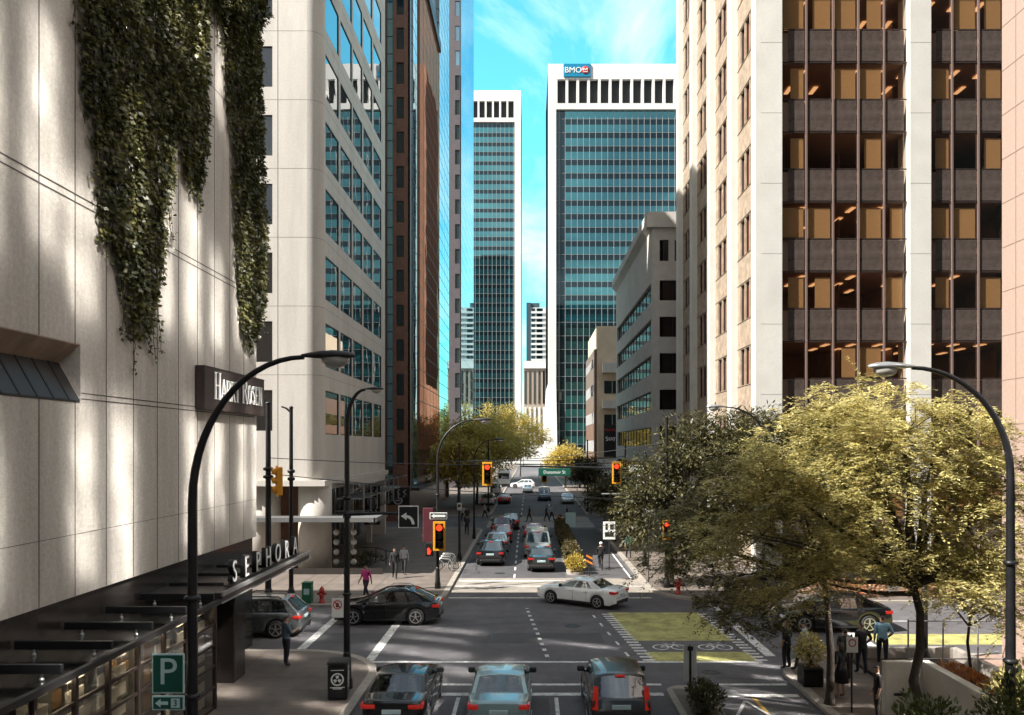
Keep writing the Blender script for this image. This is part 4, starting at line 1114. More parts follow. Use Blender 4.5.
        for tt in (.335-.02, .615):
            y = lerp(rb, fb, tt); 
            q.bbox(sg*(hw(y)-.01), sg*(hw(y)+.018), y+.04, y+.22, zbelt-.14, zbelt-.11, .008)
        q.build('door_handle', pnt if kind != 'sedan' else M['chrome'], t)
    q = MB(); wr_ = hw(yr)
    q.bbox(-wr_*.86, wr_*.86, yr-.035, yr+.1, .30, .46, .03); q.build('rear_bumper', M['trim'], t)
    q = MB(); q.bbox(-.26, .26, yr-.03, yr+.02, .66 if kind == 'sedan' else .74, .78 if kind == 'sedan' else .86, .01); q.build('licence_plate', M['plate'], t)
    q = MB(); q.bbox(-.14, .14, rb+.02 if kind == 'sedan' else lerp(rb,rr,.97)-.09, rb+.12 if kind == 'sedan' else lerp(rb,rr,.97)+.0, zbelt+.02 if kind == 'sedan' else zr-.12, zbelt+.07 if kind == 'sedan' else zr-.06, .015); q.build('brake_light', tm, t)
    if detail:
        for sg in (-1, 1):
            q = MB()
            for tt in (.33, .615, .95):
                y = lerp(rb, fb, tt); w = hw(y)
                for k in range(4):
                    z0, z1 = .34+k*.15, .34+(k+1)*.15
                    if k == 3: z1 = min(z1, zbelt-.06)
                    if min(abs(y-a) for a in ax) > wr+.08: q.box(sg*(w-.01), sg*(w+.002), y-.006, y+.006, z0, z1)
            q.build('door_seam', M['trim'], t); q = MB()
            q.box(sg*(Wd/2-.01), sg*(Wd/2+.004), ax[0]+wr+.09, ax[1]-wr-.09, .22, .31)
            q.build('sill', M['trim'], t)
        q = MB(); q.box(-hw(yr)*.9, hw(yr)*.9, yr-.006, yr+.02, .585, .60)
        q.build('seam', M['trim'], t)
        if rails:
            for sg in (-1, 1):
                q = MB()
                pts = [(sg*(hr+.0), y, side(1,.5,1)[2]+ .10 - .02*abs(y)) for y in (rr+.2, rr+.35, (rr+rf)/2, rf-.25, rf-.1)]
                pts[0] = (*pts[0][:2], pts[0][2]-.08); pts[-1] = (*pts[-1][:2], pts[-1][2]-.08); q.tube(pts, .022, 6)
                q.build('roof_rail', M['chrome'] if rails == 'chrome' else M['trim'], t)
        for x in (-.5, .5): q = MB(); q.tube([(x,yr+.02,.27),(x,yr-.05,.27)], .04, 10); q.build('exhaust', M['chrome'], t)
    return t
RZ = R(0)
car('sedan', 'glossy black sedan waiting leftmost at the near stop line, sky on its rear window', 'car', 'sedan', paint('black', (.008,.008,.009), .18, .1), (-3.75,21.85+2.31,.013), R(-1), 'cars waiting at the near stop line', tail='wide')
car('sedan', 'teal grey sedan with cream seats waiting in the middle lane at the stop line', 'car', 'sedan', paint('tealgrey', (.27,.38,.40), .22, .5), (-.86,21.8+2.31,.013), 0, 'cars waiting at the near stop line', interior='seat_cream')
car('hatchback', 'dark grey boxy hatchback with tall red tail lamps waiting at the stop line', 'car', 'wagon', paint('charcoal', (.045,.042,.042), .3, .5), (2.52,22.0+2.1,.013), 0, 'cars waiting at the near stop line', tail='tall')
car('suv', 'black crossover with chrome window line crossing leftwards behind the dark pole', 'car', 'cross', paint('black2', (.007,.008,.009), .15, .1), (-6.45,36.5,.013), R(90), 'cars crossing on the side street', rails='chrome')
car('suv', 'grey rounded SUV with red tail lamp leaving left beside the store canopy', 'car', 'suv', paint('steelgrey', (.13,.14,.145), .28, .6), (-11.9,34.1,.013), R(90), 'cars crossing on the side street', rails=True)
car('sedan', 'white sedan turning left in the middle of the intersection', 'car', 'sedan', paint('bright_white', (.88,.90,.90), .22, 0), (2.65,40.6,.013), R(58), 'cars crossing on the side street', tail='wide', lit=False, scale=.97)
car('suv', 'black SUV seen through the branches of the yellow green tree', 'car', 'cross', paint('black2', (.007,.008,.009), .15, .1), (13.15,35.1,.013), R(90), 'cars crossing on the side street')
QG = 'cars queued beyond the intersection'
def queue(name, label, kind, p, x, yrear, **kw):
    car(name, label, 'car', kind, p, (x, yrear+CARS[kind]['L']/2, .013), 0, QG, detail=False, **kw)
queue('sedan', 'black hatchback with pale blue plate, last in the left queue beyond the intersection', 'cross', paint('black', (.008,.008,.009)), -2.65, 53.0)
queue('sedan', 'silver sedan second from the back of the left queue', 'sedan', paint('silver', (.52,.53,.53), .3, .6), -2.5, 59.2)
queue('sedan', 'bright red sedan with white rear glass third in the left queue', 'sedan', paint('red', (.35,.025,.02)), -2.35, 65.2)
queue('suv', 'dark SUV near the front of the left queue', 'suv', paint('black', (.008,.008,.009)), -2.55, 70.9)
queue('sedan', 'dark maroon car at the head of the left queue', 'sedan', paint('maroon', (.10,.012,.012)), -1.9, 76.0)
queue('sedan', 'black sedan with lit tail lamps, last in the right queue beside the hedge', 'sedan', paint('black', (.008,.008,.009)), .72, 50.4, tail='wide')
queue('van', 'pale silver van second in the right queue beside the hedge', 'van', paint('silver2', (.42,.48,.48), .3, .4), .55, 56.7)
queue('sedan', 'red car with white roof glass at the head of the right queue', 'sedan', paint('red', (.35,.025,.02)), .35, 66.0)
def far(name, label, cat, kind, p, x, y, r=0): car(name, label, cat, kind, p, (x,y,.013), r, 'traffic far down the street', detail=False)
far('van', 'dark blue van approaching far down the street', 'van', 'van', paint('navy', (.03,.05,.08)), 2.1, 118, PI)
far('sedan', 'small red car far down the street left of the lane line', 'car', 'sedan', paint('red', (.35,.025,.02)), -3.6, 112)
far('van', 'white van parked far down the street on the left', 'van', 'van', paint('white', (.78,.8,.8), .25, 0), -5.6, 132, 0)
far('sedan', 'white car far down the street ahead of the dark van', 'car', 'sedan', paint('white', (.78,.8,.8), .25, 0), -.4, 138, PI)
far('sedan', 'silver car parked far down the street on the right kerb', 'car', 'sedan', paint('silver', (.52,.53,.53), .3, .6), 5.2, 112, PI)
far('suv', 'white SUV crossing far down the street under the yellow trees', 'car', 'suv', paint('white', (.78,.8,.8), .25, 0), -1.4, 152, R(90))
far('suv', 'silver SUV parked far down the street on the left kerb', 'car', 'suv', paint('silver2', (.42,.48,.48), .3, .4), -5.6, 108, 0)
# transit bus far away
BU = thing('city_bus', 'distant white and teal city bus under the yellow trees', 'bus', (-5.2,165,0), 0)
b = MB(); b.bbox(-1.25, 1.25, -6, 6, .35, 3.1, .15); b.build('body', paint('white', (.78,.8,.8)), BU)
b = MB(); b.box(-1.27, 1.27, -5.8, 5.8, .5, 1.1); b.build('teal_band', M['street_green'], BU)
b = MB(); b.box(-1.265, 1.265, -5.5, 5.5, 1.5, 2.5); b.box(-1.05, 1.05, -6.02, 6.02, 1.5, 2.6); b.build('window', M['glass_black'], BU)
for x in (-1.1,1.1):
    for y in (-3.6,3.6):
        b = MB(); b.lathe([(.48,-.13),(.48,.13)], 18, (x,y,.48), 0, 'x'); b.build('wheel', M['tyre'], BU)
# ------------------------------------------------------------------ lamps, signals, signs
def arc_pts(x0, z0, x1, z1, n=14):
    """quarter-ellipse sweep from a vertical post top to a horizontal arm end"""
    return [(x0+(x1-x0)*(1-math.cos(R(90*i/n))), 0, z0+(z1-z0)*math.sin(R(90*i/n))) for i in range(n+1)]
def lamp(label, loc, h, arm, rise=2.6, r=.10, hx=1, rotz=0, head_up=0, white=False, small=False, group='tall curved street lamps'):
    t = thing('street_lamp', label, 'street lamp', loc, rotz, group)
    b = MB(); b.lathe([(r*1.9,0),(r*1.9,.25),(r*1.5,.4),(r*1.25,1.1),(r*1.1,1.2)], 12); b.build('base', M['black_metal'], t)
    b = MB(); zt = h-rise
    b.tube([(0,0,1.1),(0,0,3),(0,0,zt)], [r*1.1,r*1.0,r*.8], 12)
    for z in (3.0, zt*.72): b.lathe([(r*1.0,0),(r*1.45,.03),(r*1.45,.09),(r*1.0,.12)], 12, (0,0,z))
    b.build('pole', M['black_metal'], t)
    b = MB(); pts = arc_pts(0, zt, hx*arm, h)
    b.tube(pts, [lerp(r*.8, r*.42, i/(len(pts)-1)) for i in range(len(pts))], 10); b.build('arm', M['black_metal'], t)
    x = hx*arm; s = .6 if small else 1
    b = MB()
    prof = [(-.05,.05,.04),(.1,.09,.07),(.3,.17,.10),(.55,.21,.12),(.8,.18,.10),(.95,.10,.06),(1.0,.02,.02)]
    rg = []
    for d, w, hh in prof:
        rg.append([(x+hx*d*s, w*s*math.cos(R(a)), h+.02+hh*s*math.sin(R(a))*(1 if math.sin(R(a)) > 0 else .45)) for a in range(0, 360, 30)])
    n = 12; v = [p for q in rg for p in q]
    b.add(v, [(i*n+k, i*n+(k+1)%n, (i+1)*n+(k+1)%n, (i+1)*n+k) for i in range(len(rg)-1) for k in range(n)], 0, True)
    b.build('lamp_head', M['grey_metal'] if white else M['dark_metal'], t)
    b = MB(); b.ball((x+hx*.6*s,0,h-.05*s), .21*s, 12, 8, 0, (1.3,.85,.75)); b.build('lamp_lens', mat('lamp_lens', (.42,.40,.36), .15), t)
    return t
lamp('nearest tall black lamp post curving over the street, in front of the store wall', (-6.5,15.4,.13), 9.58, 2.15, 2.8, .105)
lamp('tall black lamp post with short arm at the left corner, beside the litter bin', (-5.95,26.0,.13), 9.7, .6, 1.2, .10, small=True)
lamp('tall black lamp post curving left in front of the big green tree at right', (10.75,17.9,.13), 9.62, 2.2, 2.4, .105, hx=-1, white=True)
lamp('black lamp post with long arm behind the red signal at the far left corner', (-5.1,44.2,.13), 9.3, 2.0, 2.2, .09)
lamp('slim black lamp post further up the left kerb beside the queue of cars', (-4.75,68,.13), 8.4, 1.6, 1.8, .08)
lamp('lamp arm reaching left out of the dark tree at right', (12.2,41.8,.13), 9.9, 2.0, 1.6, .08, hx=-1, white=True)
# plain poles
def pole(label, loc, h, r=.1, arms=(), name='utility_pole'):
    t = thing(name, label, 'pole', loc, 0, 'dark poles along the street')
    b = MB(); b.lathe([(r*1.8,0),(r*1.8,.3),(r*1.2,.5),(r*1.05,.6)], 12); b.tube([(0,0,.55),(0,0,h*.5),(0,0,h)], [r,r*.9,r*.75], 12); b.lathe([(r*.9,0),(r*.9,.08),(.01,.14)], 12, (0,0,h)); b.build('shaft', M['black_metal'], t)
    b = MB()
    for z in (h*.62, h*.66): b.lathe([(r*.9,0),(r*1.6,.04),(r*1.6,.16),(r*.9,.2)], 12, (0,0,z))
    b.build('band', M['black_metal'], t)
    for x0, z0, x1, z1, rr in arms:
        b = MB(); b.tube([(0,0,z0),(lerp(0,x1,.5),0,lerp(z0,z1,.7)),(x1,0,z1)], [rr*1.2,rr,rr*.8], 8); b.build('arm', M['black_metal'], t)
    return t
pole('thick dark pole carrying a signal seen from the side, behind the canopy letters', (-13.35,40.8,.13), 10.0, .16)
pole('thinner dark pole with a short crook top right of the thick one', (-12.3,41.2,.13), 9.8, .12, ((0,9.6,-.5,9.9,.05),))
pole('dark pole with a pay station box up the left pavement', (-4.85,55,.13), 8.0, .09)
pole('grey pole tangled in trolley wires right of the ribbon window block', (7.6,44.5,.13), 9.4, .11)
pole('dark pole near the tan corner building beside the trees', (7.4,62,.13), 8.3, .09)
pole('dark steel column carrying the right overhead signal arm', (7.55,52.5,.13), 7.4, .11, ((0,6.3,-8.2,6.55,.07),))
pole('distant dark pole on the left kerb under the yellow trees', (-5.0,96,.13), 8.5, .1)
pole('distant dark pole on the right kerb by the young trees', (6.9,96,.13), 8.5, .1)
P = thing('pay_station', 'small grey box strapped to the dark pole on the left pavement', 'box', (-4.85,54.84,3.6))
b = MB(); b.bbox(-.16,.16,-.1,.05,0,.5,.03); b.build('case', M['grey_metal'], P)
b = MB(); b.box(-.1,.1,-.105,-.1,.22,.4); b.build('screen', M['black'], P)

def signal(label, loc, rotz=0, lit=0, s=1, body='signal_yellow', group='yellow traffic signals', back=False):
    t = thing('traffic_signal', label, 'traffic signal', loc, rotz, group); t.scale = (s,s,s)
    b = MB(); b.bbox(-.24, .24, -.1, .14, 0, 1.3, .04); b.bbox(-.30, .30, -.1, -.07, -.07, 1.37, .02); b.build('housing', M[body], t)
    for k, nm in enumerate(('green_lens','amber_lens','red_lens')):
        z = .24 + .41*k
        b = MB(); b.lathe([(.155,-.13),(.13,-.155),(.01,-.17)], 16, (0,0,z), 0, 'y')
        b.build('lens', M['red_lens'] if (k == 2 and lit) else M['lens_off'], t)
        b = MB(); seg = 12; pts0, pts1 = [], []
        for i in range(seg+1):
            a = R(-35+250*i/seg); pts0.append((.18*math.cos(a), -.1, z+.18*math.sin(a))); pts1.append((.18*math.cos(a), -.34+.10*(1-math.sin(a))*.5, z+.18*math.sin(a)))
        b.add(pts0+pts1, [(i,i+1,seg+2+i,seg+1+i) for i in range(seg)], 0, True)
        b.build('visor', M['black_metal'] if body == 'signal_yellow' and not back else M[body], t)
    return t
# near-side gantry signals hang over the road at the far side of the intersection
signal('yellow signal with red light hanging over the left lanes of the street', (-2.6,48.8,5.65), 0, 1)
signal('yellow signal with red light hanging on the right arm in front of the grey block', (5.65,52.2,5.6), 0, 1)
signal('nearest yellow signal with red light on the pole at the far left corner', (-4.95,43.75,2.35), 0, 1, 1.12)
signal('yellow signal seen from its side on the thick dark pole above the canopy', (-12.75,40.6,5.5), R(-62), 0, 1.1, back=True)
signal('small red and orange signal under the dark tree on the right corner', (7.5,44.0,2.9), 0, 1, .75)
signal('far orange signal with amber housing below the green street sign', (1.5,84,4.2), 0, 1, 1.1)
b = MB(); b.bbox(-.2,.2,-.08,.1,0,.75,.03); o = thing('pedestrian_signal', 'walk signal with glowing red hand left of the nearest yellow signal', 'signal', (-5.55,43.9,1.95))
b.bbox(-.24,.24,.1,.12,-.02,.77,.01); b.build('housing', M['black_metal'], o)
b = MB(); b.bbox(-.07,.08,-.10,-.085,.12,.30,.01)
for i, (x, h) in enumerate(((-.06,.43),(-.02,.48),(.025,.47),(.065,.41))): b.box(x-.016, x+.016, -.10, -.085, .3, h)
b.bar((.08,-.092,.18), (.13,-.092,.33), .015, .03); b.build('hand_symbol', M['red_lens'], o)
b = MB(); b.bbox(-.3,.3,-.05,.05,0,1.95,.03)
o = thing('street_banner', 'dark red vertical banner beside the nearest yellow signal', 'banner', (-5.75,45.2,2.55)); b.build('cloth', mat('banner_red', (.075,.008,.014), .8, var=.4, vscale=2), o)
b = MB(); b.tube([(-.35,0,1.97),(.55,0,1.97)], .025, 6); b.build('rod', M['black_metal'], o)

def arrow(mb, y, pts):
    mb.extr([(p[0], y, p[1]) for p in pts], (0,.012,0))
def sign(name, label, loc, w, h, face, border, rotz=0, th=.03, cat='sign'):
    t = thing(name, label, cat, loc, rotz)
    b = MB(); b.bbox(-w/2, w/2, 0, th, 0, h, .012); b.build('plate', M[border], t)
    b = MB(); e = .035*min(1, w*1.4); b.box(-w/2+e, w/2-e, -.006, -.001, e, h-e); b.build('face', M[face], t)
    return t
S = sign('turn_sign', 'square black sign with white left turn arrow on the mast arm', (-3.93,25.85,5.35), .66, .72, 'black', 'sign_white')
b = MB()
arc = [(.16+ -.22*math.sin(R(a)) -.0, .12+.30*math.cos(R(a))*1.0+.02) for a in (0,)]
o_ = [(.2-.26*(1-math.cos(R(a))), .12+.30*math.sin(R(a))) for a in range(0, 91, 10)]; i_ = [(.11-.17*(1-math.cos(R(a))), .12+.21*math.sin(R(a))) for a in range(0, 91, 10)]
for k in range(9): b.poly([(*((o_[k][0]),), -.012, o_[k][1]), (o_[k+1][0],-.012,o_[k+1][1]), (i_[k+1][0],-.012,i_[k+1][1]), (i_[k][0],-.012,i_[k][1])])
b.extr([(-.06,-.014,.50),(-.24,-.014,.385),(-.06,-.014,.26)], (0,.006,0)); b.build('arrow', M['sign_white'], S)
S = sign('one_way_sign', 'small one way sign with white arrow above the nearest yellow signal', (-5.0,43.7,4.0), .95, .36, 'black', 'sign_white')
b = MB(); arrow(b, -.016, [(-.4,.18),(-.22,.30),(-.22,.24),(.38,.24),(.38,.12),(-.22,.12),(-.22,.06)]); b.build('arrow', M['sign_white'], S)
S = sign('one_way_sign', 'one way sign with white arrow on the wires right of the hanging signal', (6.95,51.9,6.35), 1.05, .38, 'black', 'sign_white')
b = MB(); arrow(b, -.016, [(-.44,.19),(-.24,.32),(-.24,.25),(.42,.25),(.42,.13),(-.24,.13),(-.24,.06)]); b.build('arrow', M['sign_white'], S)
S = sign('street_name_sign', 'long green street name sign hanging over the road', (1.6,52.2,6.05), 2.1, .5, 'street_green', 'street_green')
text_obj('lettering', 'Dunsmuir St', .30, .004, M['sign_white'], S, (0,-.012,.24), (R(90),0,0), .95)
b = MB(); b.tube([(-.9,.02,.45),(-.9,.02,.86)], .02, 6); b.tube([(.9,.02,.45),(.9,.02,.9)], .02, 6); b.build('hanger', M['black_metal'], S)
S = sign('parking_sign', 'green parking sign with large P on the nearest lamp post', (-6.9,15.25,3.28), .62, .76, 'sign_green', 'sign_pale')
text_obj('letter', 'P', .72, .005, M['sign_pale'], S, (0,-.014,.40), (R(90),0,0))
S = sign('parking_plate', 'small green plate with left arrow and number 3 under the P sign', (-6.9,15.25,2.96), .62, .28, 'sign_green', 'sign_pale')
b = MB(); arrow(b, -.016, [(-.24,.14),(-.14,.22),(-.14,.17),(.0,.17),(.0,.11),(-.14,.11),(-.14,.06)]); b.box(.06,.23,-.013,-.007,.05,.23); b.build('arrow', M['sign_pale'], S)
text_obj('digit', '3', .17, .003, M['sign_green'], S, (.145,-.017,.14), (R(90),0,0))
S = sign('no_turn_sign', 'white sign with red ring and black mark on the corner lamp post', (-6.22,25.85,2.45), .38, .62, 'sign_white', 'sign_white')
b = MB()
for i in range(18):
    a, c = 2*PI*i/18, 2*PI*(i+1)/18; ro, ri = .15, .115
    b.poly([(ro*math.cos(a),-.011,.42+ro*math.sin(a)),(ri*math.cos(a),-.011,.42+ri*math.sin(a)),(ri*math.cos(c),-.011,.42+ri*math.sin(c)),(ro*math.cos(c),-.011,.42+ro*math.sin(c))])
b.extr([(-.11,-.014,.50),(-.08,-.014,.53),(.11,-.014,.34),(.08,-.014,.31)], (0,.004,0)); b.build('red_ring', M['red_off'], S)
b = MB(); b.extr([(-.05,-.0105,.34),(.05,-.0105,.34),(.05,-.0105,.45),(.0,-.0105,.50),(-.05,-.0105,.45)], (0,.003,0)); b.build('black_mark', M['black'], S)
# mast arm from the corner lamp post
b = MB(); b.tube([(0,0,0),(1.0,0,.03),(2.3,0,.03)], [.06,.05,.04], 8); b.lathe([(.13,-.12),(.13,.12)], 12, (0,0,0))
solo(b, 'mast_arm', M['black_metal'], 'thin black arm holding the left turn sign out from the lamp post', 'arm', (-5.95,26,5.78))
# posts with signs
def post_sign(label, loc, w, h, zc, face, hp, name='post_sign', grp=None):
    t = thing(name, label, 'sign', loc, 0, grp)
    b = MB(); b.tube([(0,.03,0),(0,.03,hp)], .03, 8); b.build('post', M['dark_metal'], t)
    b = MB(); b.bbox(-w/2, w/2, -.02, 0, zc-h/2, zc+h/2, .01); b.build('plate', M[face], t)
    return t
t = post_sign('pale marker board on a dark post at the island tip beside the bike lane', (5.08,25.4,.14), .42, 1.15, .95, 'sign_white', 1.55)
b = MB(); b.box(-.035,.035,-.05,-.021,.1,1.5); b.bbox(-.09,.09,-.09,-.04,1.38,1.52,.02); b.build('clip', M['dark_metal'], t)
t = post_sign('white lane sign with dark figures at the hedge end', (5.1,51.5,.013), .78, 1.15, 2.55, 'sign_white', 3.1)
b = MB(); b.box(-.25,-.1,-.03,-.021,2.6,3.0); b.box(.05,.28,-.03,-.021,2.62,2.95); b.box(-.28,.28,-.03,-.021,2.15,2.45); b.build('black_figure', M['black'], t)
t = post_sign('no parking sign on a thin post under the big tree', (9.5,23.6,.135), .34, .46, 2.0, 'sign_white', 2.3)
b = MB()
for i in range(16):
    a, c = 2*PI*i/16, 2*PI*(i+1)/16
    b.poly([(.12*math.cos(a),-.026,2.06+.12*math.sin(a)),(.085*math.cos(a),-.026,2.06+.085*math.sin(a)),(.085*math.cos(c),-.026,2.06+.085*math.sin(c)),(.12*math.cos(c),-.026,2.06+.12*math.sin(c))])
b.build('red_ring', M['red_off'], t)
t = post_sign('white plate high on a thin post at the right kerb beyond the crosswalk', (6.9,46.5,.13), .75, .5, 4.0, 'sign_white', 4.2)
t = post_sign('pale blue panel sign beside the far crossing', (3.55,70,.13), .9, 1.3, 1.4, 'sign_pale', 2.2)
def chevron_marker(label, loc):
    t = thing('chevron_marker', label, 'marker', loc, 0, 'orange and black hazard boards')
    b = MB(); b.tube([(0,.04,0),(0,.04,1.3)], .035, 8); b.build('post', M['dark_metal'], t)
    b = MB(); b.bbox(-.2,.2,-.02,.02,.62,1.35,.01); b.build('board', M['black'], t)
    b = MB()
    for z in (.70,1.02): b.extr([(-.19,-.024,z+.18),(-.19,-.024,z+.30),(.19,-.024,z+.10),(.19,-.024,z-.02)], (0,.003,0))
    b.build('orange_stripe', M['orange'], t)
chevron_marker('orange and black striped board at the near end of the hedge', (3.65,49.2,.013))
chevron_marker('orange and black striped board at the far end of the hedge', (2.85,77.3,.013))

# litter bin, green cabinet, hydrant, bike rack, planter, bollards
T = thing('litter_bin', 'square black litter bin with white round emblem on the left corner', 'litter bin', (-5.98,25.0,.13), R(6))
b = MB(); b.bbox(-.30,.30,-.30,.30,.05,1.08,.03); b.bbox(-.27,.27,-.27,.27,0,.06,.01); b.build('body', M['black_metal'], T)
b = MB(); b.bbox(-.32,.32,-.32,.32,1.09,1.2,.04); b.build('lid', M['dark_metal'], T)
b = MB()
for rot in (0, 1):
    def q3(x, z, d=.304): return (x,-d,z) if rot == 0 else (d,x,z)
    for i in range(20):
        a, c = 2*PI*i/20, 2*PI*(i+1)/20
        b.poly([q3(.2*math.cos(a),.66+.2*math.sin(a)),q3(.155*math.cos(a),.66+.155*math.sin(a)),q3(.155*math.cos(c),.66+.155*math.sin(c)),q3(.2*math.cos(c),.66+.2*math.sin(c))][::-1 if rot == 0 else 1])
    for k in range(3):
        a = R(90+120*k); p = [(.13*math.cos(a+s),.13*math.sin(a+s)) for s in (-.45,.45)]
        b.poly([q3(p[0][0],.66+p[0][1]),q3(p[1][0],.66+p[1][1]),q3(.04*math.cos(a+.9),.66+.04*math.sin(a+.9)),q3(.04*math.cos(a-.9),.66+.04*math.sin(a-.9))])
    for z, w in ((.93,.2),(.40,.22),(.36,.14)): b.poly([q3(-w,z),q3(w,z),q3(w,z+.025),q3(-w,z+.025)])
b.build('white_emblem', M['sign_white'], T)
b = MB(); b.box(-.2,.2,-.335,-.32,1.1,1.17); b.build('slot', M['black'], T)
T = thing('utility_cabinet', 'dark green utility cabinet beside the red hydrant', 'cabinet', (-11.15,40.1,.13))
b = MB(); b.bbox(-.24,.24,-.2,.2,.04,1.0,.02); b.bbox(-.22,.22,-.18,.18,0,.05,.01); b.build('body', M['box_green'], T)
b = MB(); b.bbox(-.26,.26,-.22,.22,1.01,1.06,.02); b.build('lid', M['box_green'], T)
b = MB(); b.box(-.14,.14,-.206,-.202,.45,.75); b.build('emblem', M['sign_pale'], T)
def hydrant(label, loc):
    T = thing('fire_hydrant', label, 'hydrant', loc, 0, 'red fire hydrants')
    b = MB(); b.lathe([(.16,0),(.16,.06),(.11,.08),(.11,.55),(.15,.57),(.15,.62),(.12,.66),(.10,.74),(.04,.80),(.03,.84),(.01,.85)], 14); b.build('barrel', M['hydrant_red'], T)
    b = MB(); b.lathe([(.07,-.22),(.07,-.16),(.05,-.15),(.05,.15),(.07,.16),(.07,.22)], 12, (0,0,.47), 0, 'x'); b.lathe([(.085,-.2),(.085,-.14),(.06,-.12),(.06,0)], 12, (0,0,.42), 0, 'y'); b.build('outlet', M['hydrant_red'], T)
hydrant('red fire hydrant beside the green cabinet at the far left kerb', (-10.45,40.15,.13))
hydrant('red fire hydrant half hidden under the dark tree at right', (7.9,42.6,.13))
T = thing('bike_rack', 'row of pale hoop racks with parked bicycles on the left pavement', 'bike rack', (-5.35,51.2,.13))
for k in range(4):
    b = MB(); y = -1.2+.8*k
    b.tube([(-.45,y,0),(-.45,y,.6),(-.36,y,.78),(-.2,y,.84),(.2,y,.84),(.36,y,.78),(.45,y,.6),(.45,y,0)], .03, 8); b.build('hoop', M['steel'], T)
def bicycle(label, loc, rotz, col):
    t = thing('bicycle', label, 'bicycle', loc, rotz, 'bicycles')
    b = MB()
    for p, q in (((0,-.5,.34),(0,-.1,.32)),((0,-.1,.32),(0,-.28,.82)),((0,-.5,.34),(0,-.24,.72)),((0,-.24,.74),(0,.36,.78)),((0,-.1,.32),(0,.34,.68)),((0,.33,.9),(0,.52,.34))): b.tube([p,q], .02, 6)
    b.build('frame', M[col], t)
    for y in (-.5,.52):
        b = MB(); pts = [(0, y+.32*math.cos(R(a)), .34+.32*math.sin(R(a))) for a in range(0,361,20)]; b.tube(pts, .022, 6, cap=False)
        for a in range(0,180,30): b.tube([(0,y-.31*math.cos(R(a)),.34-.31*math.sin(R(a))),(0,y+.31*math.cos(R(a)),.34+.31*math.sin(R(a)))], .004, 4)
        b.build('wheel', M['tyre'], t)
    b = MB(); b.bbox(-.06,.06,-.40,-.16,.82,.87,.02); b.build('saddle', M['black'], t)
    b = MB(); b.tube([(-.28,.25,.98),(-.1,.34,.98),(.1,.34,.98),(.28,.25,.98)], .014, 6); b.tube([(0,.33,.88),(0,.34,.98)], .016, 6); b.build('handlebar', M['black_metal'], t)
    return t
bicycle('parked bicycle leaning at the hoop rack, nearest', (-5.3,50.3,.13), R(84), 'steel')
bicycle('parked bicycle at the hoop rack, behind the nearest one', (-5.25,51.15,.13), R(96), 'black_metal')
bicycle('bicycle ridden by the white helmeted cyclist in the bike lane', (4.6,52,.013), R(3), 'black_metal')
# planters and plaza walls at the right
T = thing('planter_box', 'black square planter with a small shrub at the right kerb corner', 'planter', (9.25,26.4,.135))
b = MB(); b.bbox(-.33,.33,-.33,.33,0,.62,.03); b.build('box', M['black_metal'], T)
b = MB(); b.box(-.28,.28,-.28,.28,.6,.605+.02); b.build('soil', M['soil'], T)
T = thing('white_planter_wall', 'tall L shaped white rendered wall at the lower right corner', 'wall', (11.4,23.2,.135))
b = MB(); b.bbox(-1.1,0,0,.24,0,1.6,.02); b.build('cross_wall', M['planter_white'], T)
b = MB(); b.bbox(.002,.28,-12,.24,0,1.6,.02); b.build('long_wall', M['planter_white'], T)
b = MB(); b.box(-.85,-.4,-.012,-.002,.62,.70); b.build('vent_slot', M['dark_metal'], T)
T = thing('sunken_bed', 'dark soil bed with low stone edge behind the white wall', 'flower bed', (13.6,24,.135))
b = MB(); b.box(-1.9,1.8,-9,5.2,.0,.12); b.build('soil', M['soil'], T)
b = MB(); b.bbox(-1.9,2.05,5.2,5.45,0,.5,.02); b.bbox(1.82,2.05,-9,5.19,0,.5,.02); b.build('edge', M['kerb'], T)
T = thing('metal_railing', 'thin grey rail on posts above the soil bed at right', 'railing', (14.0,27.5,.135))
for x in (-1.0,.2,1.4,2.6):
    b = MB(); b.tube([(x,0,0),(x,0,1.9)], .03, 8); b.build('post', M['grey_metal'], T)
b = MB(); b.tube([(-1.0,0,.55),(2.6,0,.55)], .025, 8); b.tube([(-1.0,0,1.85),(2.6,0,1.85)], .025, 8); b.build('rail', M['grey_metal'], T)
for i, (x, y) in enumerate(((15.7,29.3),(16.6,31.2))):
    pass
pole('dark square post among the plaza trees right of the blue shirted man', (14.2,28.8,.13), 6.0, .12)

# hand rail by the lobby steps
T = thing('stair_railing', 'dark handrail at the lobby steps behind the pedestrians', 'railing', (-10.4,54,.13))
for p in (((0,0,0),(0,0,1)),((1.8,-2.4,0),(1.8,-2.4,.95)),((.9,-1.2,0),(.9,-1.2,1))):
    b = MB(); b.tube(p, .03, 8); b.build('post', M['black_metal'], T)
b = MB(); b.tube([(-1.2,.2,1),(0,0,1),(1.8,-2.4,.95)], .03, 8); b.build('rail', M['black_metal'], T)
# cluster of round lamps behind the corner lamp post
T = thing('globe_lamp_cluster', 'round frosted globe lamps on a dark stand behind the corner pole', 'lamp', (-11.7,50.6,.13))
b = MB(); b.tube([(0,0,0),(0,0,3.0)], .07, 10); b.build('stand', M['black_metal'], T)
for k in range(4):
    for sg in (-1,1):
        b = MB(); b.ball((sg*.55,0,.55+.62*k), .2, 12, 8, 0); b.build('globe', mat('globe', (.5,.5,.48), .25) if (k, sg) == (0,-1) else bpy.data.materials['globe'], T)
b = MB()
for k in range(4): b.tube([(-.55,0,.5+.62*k),(0,0,.42+.62*k),(.55,0,.5+.62*k)], .025, 6)
b.build('bracket', M['black_metal'], T)

